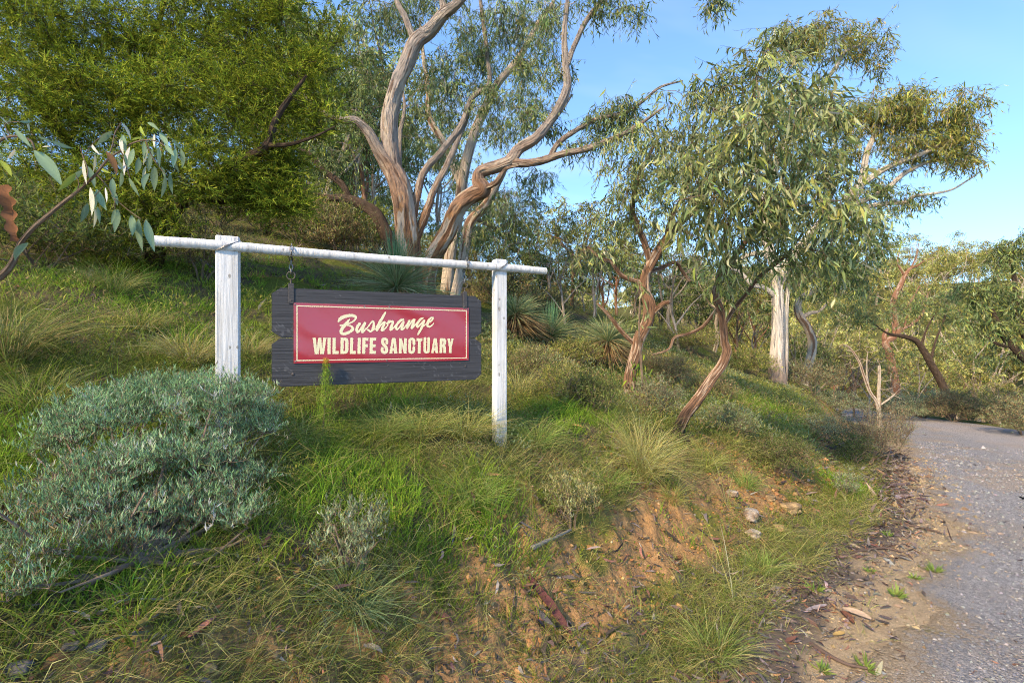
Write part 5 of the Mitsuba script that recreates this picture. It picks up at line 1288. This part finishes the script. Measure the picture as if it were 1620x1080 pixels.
def grass_tree(label, px, y, r, n, skirt, spear):
    key = thing('grass_tree', label, 'grass tree')
    b = on_ground(px, y)
    if skirt:
        m = 700
        a = rng.uniform(0, 2 * np.pi, m)
        base = b + np.stack([np.cos(a) * .1, np.sin(a) * .1, rng.uniform(.3, .55, m)], 1)
        v, f, c = blades(base, np.stack([np.cos(a), np.sin(a), rng.uniform(-.4, .5, m)], 1), rng.uniform(.22, .46, m), .010, rng.uniform(.6, 1.1, m), rng, tones(rng, m, [(0.24, 0.15, 0.10), (0.32, 0.23, 0.15), (0.15, 0.10, 0.07)], None, .2), 3)
        part(key, 'dead_skirt', (v, f), 'grass_material', color=c, kind='stuff', label='skirt of dead brown leaves')
    a = rng.uniform(0, 2 * np.pi, n)
    el = rng.uniform(-.1, 1.3, n)
    d = np.stack([np.cos(a) * np.cos(el), np.sin(a) * np.cos(el), np.sin(el)], 1)
    v, f, c = blades(b + [0, 0, .30 + .2 * skirt] + d * .05, d, r * rng.uniform(.7, 1.15, n), .011, rng.uniform(.1, .55, n), rng, tones(rng, n, [(0.20, 0.25, 0.14), (0.27, 0.31, 0.20), (0.14, 0.19, 0.10), (0.34, 0.31, 0.20)], None, .18), 3)
    part(key, 'leaf_tuft', (v, f), 'grass_material', color=c, kind='stuff')
    if spear:
        m = 130
        d = rng.normal(size=(m, 3)) * [.10, .10, 0] + [0, 0, 1]
        v, f, c = blades(b + [0, 0, .32] + rng.normal(size=(m, 3)) * [.05, .05, .02], d, r * rng.uniform(.7, 1.2, m), .011, 0.04, rng, tones(rng, m, [(0.13, 0.24, 0.15), (0.19, 0.30, 0.19)], None, .15), 3)
        part(key, 'new_leaves', (v, f), 'grass_material', color=c, kind='stuff', label='upright spear of fresh blue-green leaves')


grass_tree('grass tree with upright green spear seen between sign board and crossbar', 627, 7.2, .85, 700, 0, 1)
grass_tree('grass tree with brown dead skirt just right of the right post top', 815, 8.0, .52, 600, 1, 0)
grass_tree('grass tree with dark green upright spears beyond the crossbar end', 872, 8.6, .62, 520, 0, 1)
grass_tree('grey fountain-like grass tree left of the orange-barked gum', 962, 8.4, .6, 560, 1, 0)

# ------------------------------------------------------------------ grass, litter, moss, gravel
rng = np.random.default_rng(81)


def scatter(n, r0, r1, a0=-64, a1=64):
    r, a = np.exp(rng.uniform(math.log(r0), math.log(r1), n)), np.radians(rng.uniform(a0, a1, n))
    x, y = r * np.sin(a), r * np.cos(a)
    d, s = road_coords(x, y)
    return x, y, r, d, s


def strip_points(n, s0, s1, d0, d1, bias=1.0):
    """Random ground points along the road edge: s metres on, d metres to the left of the gravel."""
    ss = s0 + (s1 - s0) * rng.random(n) ** bias
    dd = rng.uniform(d0, d1, n)
    i = np.clip(np.searchsorted(_s, ss), 0, len(_s) - 1)
    return _ep[i, 0] - _t[i, 1] * dd, _ep[i, 1] + _t[i, 0] * dd, dd, ss


PATCH = [(hit(px, py), r) for px, py, r in ((250, 470, 1.3), (430, 435, 1.9), (300, 530, .6), (140, 455, 1.1), (420, 555, .5), (1190, 640, 1.3), (1240, 625, 1.0), (250, 800, .45), (80, 720, .6), (480, 800, .35), (560, 770, .4), (650, 810, .4), (900, 660, .5), (500, 690, .3), (780, 830, .35), (150, 900, .3), (1060, 820, .3), (1320, 760, .6), (350, 640, .4), (620, 640, .4))]


def freshness(x, y):
    f = np.zeros(len(x))
    for p_, r in PATCH:
        f = np.maximum(f, np.exp(-((x - p_[0]) ** 2 + (y - p_[1]) ** 2) / (r * r) * 1.2))
    return f


nz = lambda x, y, s, k: meshkit.fbm(np.stack([x * s, y * s, 0 * x + k], -1), 3, 5)
x, y, r, d, s = scatter(30000, 1.0, 26)
bare = nz(x, y, 1.6, 3.3)
cov = np.where(d > 1.62 + .6 * (bare - .5), 0.97, np.where(d > 1.05, np.where(bare > .56, .5, .06), np.where(d > .72, .92, np.where(d > .42, .16, np.where(d > 0.02, .05, 0)))))
cov = np.where(d < -4.4, 1.0, cov)
cov = cov * np.where((d > 1.85) & (bare < .40), .35, 1)
kp = rng.random(len(x)) < cov
x, y, r, d, s = (q_[kp] for q_ in (x, y, r, d, s))
x2, y2, d2, s2 = strip_points(3400, -1.4, 11, .62, 1.2, 1.5)
kp = rng.random(len(x2)) < np.clip(1.2 - np.abs(d2 - .95) / .35, .1, 1)
x3, y3, d3, s3 = strip_points(3600, -2, 12, 1.6, 3.4, 1.2)
x, y, d, s = (np.concatenate(q_) for q_ in ((x, x2[kp], x3), (y, y2[kp], y3), (d, d2[kp], d3), (s, s2[kp], s3)))
r = np.hypot(x, y)
fr_ = freshness(x, y)
isf = rng.random(len(x)) < np.clip(fr_ * .85 + .14 + .5 * (nz(x, y, .9, 8.1) - .5), .04, .85)
bank = d > 1.7
G = {'grass': ([], 'grass_material', 'bright fresh green grass growing over the bank and verge'), 'dry_grass': ([], 'grass_material', 'dry straw and olive grass drooping over the bank')}
for nm, sel, per in (('grass', isf, 11), ('dry_grass', ~isf, 13)):
    X, Y_, Rr, D = x[sel], y[sel], r[sel], d[sel]
    m = len(X)
    lod = np.clip(Rr / 5, 1, 4)
    a, q_ = rng.uniform(0, 2 * np.pi, (m, per)), rng.random((m, per)) ** .5 * (.045 * lod)[:, None]
    bx, by = (X[:, None] + np.cos(a) * q_).ravel(), (Y_[:, None] + np.sin(a) * q_).ravel()
    bz = height(bx, by) - .008
    hgt_ = np.clip(Rr / 3.0, .6, 1) * np.where(D > 1.5, 1.0, np.where(D > .65, .72, .45)) * np.exp(rng.normal(0, .25 if nm == 'grass' else .38, m))
    tilt = .35 if nm == 'grass' else .75
    dirs = np.stack([np.cos(a).ravel() * tilt, np.sin(a).ravel() * tilt, np.ones(m * per)], 1) * [1, 1, 1] + rng.normal(0, .14, (m * per, 3))
    L = np.repeat(hgt_, per) * rng.uniform(.6, 1.2, m * per) * (.150 if nm == 'grass' else .22) * np.repeat(np.clip(Rr / 7, 1, 1.5), per)
    wd = np.repeat(lod, per) * (.0042 if nm == 'grass' else .0024) * rng.uniform(.7, 1.3, m * per)
    tone = np.repeat(np.exp(rng.normal(0, .2, m)), per)[:, None]
    if nm == 'grass':
        cl = np.repeat(fr_[sel], per)[:, None]
        col = tones(rng, m * per, FRESH, None, .16) * (.50 + .45 * cl) + (1 - cl) * np.array([.03, 0.0, 0.008])
    else:
        pal = np.array([(0.16, 0.19, 0.06), (0.23, 0.24, 0.09), (0.36, 0.30, 0.15), (0.27, 0.22, 0.12), (0.11, 0.15, 0.045)])
        pick = np.repeat(rng.choice(5, m, p=[.24, .27, .22, .13, .14]), per)
        stray = rng.random(m * per) < .25
        pick[stray] = rng.choice(5, int(stray.sum()))
        col = pal[pick] * np.exp(rng.normal(0, .15, (m * per, 1)))
    dr_, cl_, near_ = (.35 if nm == 'grass' else .9) * rng.uniform(.3, 1.3, m * per), np.clip(col * tone, .005, .6), np.hypot(bx, by) < 7
    v, f, c = join([blades(np.stack([bx, by, bz], 1)[k_], dirs[k_], L[k_], wd[k_], dr_[k_], rng, cl_[k_], lv_) for k_, lv_ in ((near_, 2), (~near_, 1))])
    thing(nm, G[nm][2], 'grass', kind='stuff')
    put(nm, (v, f), 'grass_material', color=c)

# low scrub and herbs tangled through the grass
xs, ys, ds, ss_ = strip_points(620, -2.2, 13, 1.45, 5.5, 1.15)
per = 110
m = len(xs)
rr_ = np.hypot(xs, ys)
k_ = np.repeat(np.clip(rr_ / 3.5, .7, 2.2), per)
wid = np.repeat(rng.uniform(.05, .13, m), per) * k_
hh = np.repeat(rng.uniform(.07, .20, m), per) * np.clip(k_, .8, 1.5)
q = rng.normal(size=(m * per, 2)) * wid[:, None]
bx, by = np.repeat(xs, per) + q[:, 0], np.repeat(ys, per) + q[:, 1]
up_ = rng.random(m * per) ** .7
bz = height(bx, by) + up_ * hh
pal = np.array(HEATH + DARK[:2] + GREYG[:2] + BROWN[:2])
col = pal[np.repeat(rng.integers(len(pal), size=m), per)] * np.exp(rng.normal(0, .22, (m * per, 1)))
dirs = np.concatenate([q / wid[:, None] * .5 + rng.normal(0, .35, (m * per, 2)), rng.uniform(.2, 1.3, (m * per, 1))], 1)
v, f, c = leaves(np.stack([bx, by, bz], 1), dirs, .026 * k_ * np.exp(rng.normal(0, .3, m * per)), .0055 * k_, rng, np.clip(col, .005, .6), .2, .15, 0)
thing('low_scrub', 'low olive and brown scrub and herbs tangled through the bank grass', 'scrub', kind='stuff')
put('low_scrub', (v, f), 'leaf_material', color=c)

# moss and small herbs on the soil cut and the shaded ledge
x, y, r, d, s = scatter(42000, .95, 9)
g = nz(x, y, 2.4, 6.0)
kp = (d > .8) & (rng.random(len(x)) < np.clip((g - .50) * 9, 0, 1) * np.where(d < 2.1, .7, .8))
x, y, r, d = x[kp], y[kp], r[kp], d[kp]
p_ = np.stack([x, y, height(x, y) + .004], 1)
m = len(x)
k_ = np.clip(r / 3, .8, 3)
v, f, c = leaves(p_, rng.normal(size=(m, 3)) * [1, 1, .5] + [0, 0, .7], .020 * k_ * rng.uniform(.6, 1.3, m), .010 * k_, rng, tones(rng, m, [(0.17, 0.20, 0.03), (0.11, 0.15, 0.03), (0.22, 0.23, 0.045), (0.09, 0.12, 0.03)], None, .2), .2, .1, 0)
thing('moss', 'cushions of yellow-green moss and tiny herbs on the soil cut and ledge', 'moss', kind='stuff')
put('moss', (v, f), 'leaf_material', color=c)

# gravel on the road and crumbs of soil on the cut
x, y, r, d, s = scatter(52000, 1.7, 16, 8, 64)
dk = d + SHIFT(s)
kp = (dk < .42) & (d > -4.2) & (rng.random(len(x)) < np.where(dk > -.1, np.clip(.45 - 2.2 * (dk + .1), 0.03, .45), np.where(dk > -.9, .8, np.where(d > -2.6, .35, .6))))
x, y, r, d = x[kp], y[kp], r[kp], d[kp]
m = len(x)
sz = .0056 * np.exp(rng.normal(0, .40, m)) * np.clip(r / 4.5, .9, 2.2)
v, f = rocks(rng, np.stack([x, y, height(x, y) + .006 + sz * .12], 1), sz, .7, -1)
c = np.repeat(tones(rng, m, [(0.245, 0.24, 0.245), (0.175, 0.172, 0.178), (0.315, 0.305, 0.305), (0.38, 0.36, 0.35), (0.28, 0.23, 0.19)], [3, 3, 1.6, .4, .9], .14), 6, 0)
thing('gravel', 'loose blue-grey gravel stones scattered over the road', 'gravel', kind='stuff')
put('gravel', (v, f), 'litter_material', color=c)


x, y, d, s = strip_points(30000, -1.6, 11, -.15, 2.05, 1.8)
kp = rng.random(len(x)) < np.where(d > 1, .8, np.where(d < .5, .75, .25))
x, y, d = x[kp], y[kp], d[kp]
r = np.hypot(x, y)
m = len(x)
sz = .0046 * np.exp(rng.normal(0, .42, m)) * np.clip(r / 3, .8, 2.2)
v, f = rocks(rng, np.stack([x, y, height(x, y) + sz * .2], 1), sz, .75, -1)
c = tones(rng, m, [(0.40, 0.21, 0.075), (0.30, 0.16, 0.07), (0.46, 0.29, 0.12), (0.22, 0.125, 0.065), (0.44, 0.34, 0.22)], [3, 3, 1.2, 2.4, .7], .18)
pale = d < .55
c[pale] = tones(rng, int(pale.sum()), [(0.38, 0.29, 0.18), (0.26, 0.19, 0.12), (0.34, 0.27, 0.18), (0.20, 0.18, 0.17)], None, .16)
c = np.repeat(c, 6, 0)
thing('soil_crumbs', 'crumbs and small stones of ochre soil on the cut face and verge', 'soil', kind='stuff')
put('soil_crumbs', (v, f), 'litter_material', color=c)

x, y, d, s = strip_points(3600, -1.4, 9, 1.0, 2.0, 1.5)
m = len(x)
sz = .011 * np.exp(rng.normal(0, .35, m))
v, f = rocks(rng, np.stack([x, y, height(x, y) + sz * .1], 1), sz, .7, 0)
c = np.repeat(tones(rng, m, [(0.34, 0.18, 0.07), (0.26, 0.14, 0.065), (0.40, 0.25, 0.11), (0.19, 0.115, 0.065), (0.14, 0.13, 0.045)], None, .16), 12, 0)
thing('clods', 'lumps of ochre earth breaking out of the cut face', 'soil', kind='stuff')
put('clods', (v, f), 'litter_material', color=c)

# fallen leaves and bark flakes
x, y, r, d, s = scatter(62000, .95, 20)
w_ = np.where((d > .30) & (d < .85), .85, np.where((d >= .85) & (d < 1.3), .45, np.where((d >= 1.3) & (d < 2.1), .42, np.where(d >= 2.1, .16, np.where(d > .02, .14, np.where(d > -.5, .03, 0.004))))))
w_ = w_ * np.where((d > .1) & (d < 1), np.clip(.35 + 1.5 * (nz(x, y, 1.4, 2.2) - .35), .15, 1.2), 1)
kp = rng.random(len(x)) < w_
x, y, r, d = x[kp], y[kp], r[kp], d[kp]
x2, y2, d2, s2 = strip_points(24000, -1.2, 12, .12, 1.25, 1.4)
kp = rng.random(len(x2)) < np.clip(1 - np.abs(d2 - .62) / .42, .08, 1) * np.clip(.25 + 2.2 * (nz(x2, y2, 1.6, 4.4) - .32), .1, 1.1)
x, y, d = np.concatenate([x, x2[kp]]), np.concatenate([y, y2[kp]]), np.concatenate([d, d2[kp]])
r = np.hypot(x, y)
m = len(x)
p_ = np.stack([x, y, height(x, y) + .006 + rng.random(m) * .018], 1)
k_ = np.clip(r / 5, 1, 2.0)
dirs = np.concatenate([rng.normal(size=(m, 2)), rng.normal(size=(m, 1)) * .22], 1)
sd2 = unit(np.cross(unit(dirs), rng.normal(size=(m, 3)) * .5 + [0, 0, 1]))
L = np.exp(rng.normal(math.log(.050), .40, m)) * k_ * np.clip(r / 2.6, .55, 1)
v, f, c = leaves(p_, dirs, L, L * rng.uniform(.09, .26, m), rng, tones(rng, m, [(0.13, 0.105, 0.10), (0.20, 0.165, 0.155), (0.26, 0.14, 0.085), (0.085, 0.066, 0.062), (0.33, 0.28, 0.24), (0.16, 0.088, 0.07)], [3, 2.6, 1.1, 3, .5, 1.4], .22), .35, .25, 1, side=sd2)
thing('leaf_litter', 'grey-brown fallen gum leaves and bark flakes along the foot of the bank', 'leaf litter', kind='stuff')
put('leaf_litter', (v, f), 'litter_material', color=c)

# ------------------------------------------------------------------ single fallen things
def rock_mat(name, a, b):
    scene[name] = two({'type': 'bumpmap', 'arbitrary': mikit.proc(lambda p, n, uv: fbm(p.x * 45, p.y * 45, p.z * 45, 4)), 'scale': .012,
                       'bsdf': {'type': 'diffuse', 'reflectance': mikit.proc(lambda p, n, uv: mix(a, b, sstep(.35, .65, fbm(p.x * 22, p.y * 22, p.z * 22, 4))))}})


rock_mat('pale_rock', (0.40, 0.34, 0.29), (0.22, 0.16, 0.11))
rock_mat('ochre_rock', (0.42, 0.29, 0.15), (0.22, 0.16, 0.10))
rock_mat('dark_rock', (0.12, 0.115, 0.12), (0.055, 0.053, 0.055))
for px, py, sz, mt, lab in ((1186, 818, .085, 'pale_rock', 'largest whitish rock embedded in the cut'), (1158, 792, .05, 'pale_rock', 'pale rock above the largest whitish rock in the cut'), (1250, 808, .085, 'ochre_rock', 'flat ochre boulder low in the cut right of the whitish rocks'), (1218, 790, .05, 'ochre_rock', 'small ochre rock between the whitish rock and the flat boulder'), (1192, 850, .055, 'pale_rock', 'greyish rock just below the largest whitish rock'), (1232, 838, .05, 'ochre_rock', 'small brown rock at the foot of the flat boulder'),
                            (1279, 760, .022, 'pale_rock', 'small cream stone on the orange soil right of the dark bush'), (152, 1032, .026, 'dark_rock', 'grey-black stone in the bottom left grass, nearer the soil'), (112, 1030, .02, 'dark_rock', 'smaller dark stone beside the grey-black one at bottom left'), (30, 1062, .03, 'dark_rock', 'black charred lump in the bottom left corner'), (330, 1060, .02, 'ochre_rock', 'round ochre pebble on the cut at bottom left'), (438, 1045, .018, 'ochre_rock', 'ochre pebble on the cut right of the dead leaf')):
    m_ = trimesh.creation.icosphere(subdivisions=3)
    v = np.array(m_.vertices)
    v = v * (0.75 + 0.9 * (meshkit.fbm(v * 1.3 + px, 4, 7)[:, None] - .4))
    v = np.sign(v) * np.abs(v) ** .85 * [1.25, .9, .7]
    an = rng.uniform(0, 6.28)
    v = v @ np.array([[math.cos(an), -math.sin(an), 0], [math.sin(an), math.cos(an), 0], [0, 0, 1]])
    key = thing('rock', lab, 'rock')
    put(key, (v * sz + hit(px, py) + [0, 0, sz * .15], m_.faces), mt, smooth=40)

scene['grey_wood'] = two({'type': 'bumpmap', 'arbitrary': mikit.proc(lambda p, n, uv: fbm(dr.cos(uv.x) * 5, dr.sin(uv.x) * 5, uv.y * 8, 3)), 'scale': .004,
                          'bsdf': {'type': 'diffuse', 'reflectance': mikit.proc(lambda p, n, uv: mix((0.42, 0.37, 0.33), (0.20, 0.165, 0.14), streak(uv, 4, 6)))}})
scene['brown_wood'] = two({'type': 'diffuse', 'reflectance': mikit.proc(lambda p, n, uv: mix((0.17, 0.12, 0.10), (0.08, 0.06, 0.052), streak(uv, 4, 9)))})


def stick(lab, pts, r, mt='brown_wood', name='stick', lift=.5):
    g = np.array([hit(a, b) for a, b in pts])
    g[:, 2] += r * lift + np.linspace(0, .01, len(g))
    l = smooth_line(g, 6)
    key = thing(name, lab, 'stick')
    v, f, uv = tube(l, r * np.linspace(1.1, .55, len(l)), 9, .2, len(lab))
    put(key, (v, f), mt, smooth=True, uv=uv)


stick('weathered pale grey curved stick lying on the lip of the cut', [(842, 874), (862, 862), (885, 856), (903, 844)], .013, 'grey_wood', lift=1.2)
stick('long dark stick lying across the leaf litter toward the gravel', [(1405, 826), (1430, 832), (1462, 838), (1490, 846)], .012)
stick('thin dark stick in the litter below the long one', [(1330, 880), (1365, 872), (1400, 870), (1432, 878)], .010)
stick('brown fallen branch at the bottom of the verge, nearest the camera', [(1282, 1022), (1310, 1040), (1340, 1056), (1372, 1062)], .011)
stick('dark root poking out of the upper cut above the small silvery plant', [(1300, 735), (1310, 748), (1318, 762), (1324, 778)], .016)
stick('short dark stick on the cut beside the flat ochre boulder', [(1258, 775), (1264, 784), (1272, 794)], .010)
stick('pale stick on the mossy cut right of the small silvery plant', [(1362, 752), (1370, 762), (1382, 772)], .009, 'grey_wood')
stick('thin dark twig standing up the soil cut beside the maroon bark strip', [(808, 1005), (810, 975), (814, 945), (812, 930)], .006)
stick('grey-brown branch lying at the base of the silvery bush', [(135, 975), (160, 972), (190, 962), (225, 958), (260, 960)], .005, 'grey_wood', lift=1.5)


def strip(lab, a, b, width, col, cat='bark strip', name='bark_strip', curl=.3, lift=.012, kink=.0):
    A_, B_ = hit(*a), hit(*b)
    if name == 'dead_leaf':
        L_ = np.linalg.norm(B_ - A_)
        B_ = A_ + (B_ - A_) * min(1, .10 / L_)
    t = np.linspace(0, 1, 9)
    cen = A_ + np.outer(t, B_ - A_)
    cen[:, 2] = np.maximum(cen[:, 2], height(cen[:, 0], cen[:, 1])) + lift
    d = unit(B_ - A_)
    nrm = unit(np.cross(np.cross(d, [0, 0, 1.0]), d) + [0, -.4, .2])
    s_ = unit(np.cross(d, nrm))
    w = width * (np.sin(np.pi * np.clip(t * .9 + .06, 0, 1)) ** .6)
    cen = cen + np.outer(np.sin(t * np.pi) * kink, s_)
    v = np.concatenate([cen - s_ * w[:, None] + nrm * curl * w[:, None], cen, cen + s_ * w[:, None] + nrm * curl * w[:, None] * .8])
    top = v + nrm * .0015
    bot = v - nrm * .0015
    k, m_ = np.arange(8), 9
    q1 = np.vstack([np.stack([k + o, k + o + m_, k + o + m_ + 1, k + o + 1], 1) for o in (0, m_)])
    key = thing(name, lab, cat)
    put(key, (np.vstack([top, bot]), np.vstack([q1, q1[:, ::-1] + 27])), 'litter_material', smooth=True, color=np.tile(col, (54, 1)) * np.exp(rng.normal(0, .12, (54, 1))))


strip('large maroon sheet of fallen bark sliding down the cut', (836, 915), (905, 1010), .022, [0.115, 0.048, 0.045])
strip('curled tan bark sheet lying on the litter near the gravel', (1332, 968), (1378, 985), .022, [0.36, 0.27, 0.20], curl=.8)
strip('dark brown curled bark sheet touching the tan one', (1330, 972), (1350, 990), .020, [0.16, 0.075, 0.05], curl=.9)
strip('grey bark strip lying in the litter left of the tan bark sheet', (1275, 968), (1308, 962), .012, [0.30, 0.25, 0.25])
strip('dark bark strip across the litter beside the far road edge', (1405, 770), (1440, 768), .03, [0.17, 0.12, 0.11])
strip('pale brown bark strip below the dark one beside the far road edge', (1398, 790), (1446, 786), .026, [0.27, 0.2, 0.18])
for a, b, col, lab in (((298, 1030), (342, 992), (.40, .19, .14), 'reddish fallen gum leaf on moss at the bottom of the bank'), ((690, 982), (716, 992), (.26, .12, .08), 'brown curled dead leaf on the cut at bottom centre'), ((545, 995), (560, 985), (.30, .14, .10), 'rusty dead leaf left of bottom centre'), ((575, 1042), (605, 1040), (.42, .33, .26), 'pale fallen leaf on the soil at bottom centre'),
                       ((828, 940), (850, 936), (.40, .20, .11), 'tan leaf beside the maroon bark sheet'), ((20, 455), (52, 467), (.36, .18, .11), 'rusty leaf hanging at the left edge'), ((905, 676), (925, 684), (.45, .24, .12), 'orange dead leaf in the grass right of the right post'), ((1318, 1012), (1336, 1006), (.40, .27, .10), 'yellow-brown leaf at the bottom of the verge'), ((850, 990), (862, 1000), (.12, .08, .07), 'dark leaf at the tail of the maroon bark')):
    strip(lab, a, b, .011, list(col), 'leaf', 'dead_leaf', .3, .02)
# small green rosettes that push through the litter beside the gravel
for px, py, sz, lab in ((1478, 905, .075, 'green rosette weed nearest the gravel'), (1418, 945, .075, 'upright green weed in the sand beside the litter'), (1290, 935, .07, 'light green weed in the litter left of the sand'), (1448, 918, .05, 'small green weed between the rosette and the upright one'), (1370, 1060, .07, 'green weed at the bottom edge of the verge'), (1300, 1062, .06, 'weed left of the bottom edge weed'), (1378, 905, .05, 'tiny weed uphill in the litter'), (1405, 850, .06, 'pale green weed by the long dark stick')):
    key = thing('weed', lab, 'weed')
    b = hit(px, py)
    m = 26
    a = rng.uniform(0, 6.28, m)
    v, f, c = leaves(b + np.stack([np.cos(a), np.sin(a), 0 * a], 1) * .008, np.stack([np.cos(a), np.sin(a), rng.uniform(.3, 1.6, m)], 1), sz * rng.uniform(.6, 1.2, m), sz * .16, rng, tones(rng, m, [(0.12, 0.18, 0.05), (0.17, 0.21, 0.07)], None, .15), .3, .1, 1)
    put(key, (v, f), 'leaf_material', color=c)
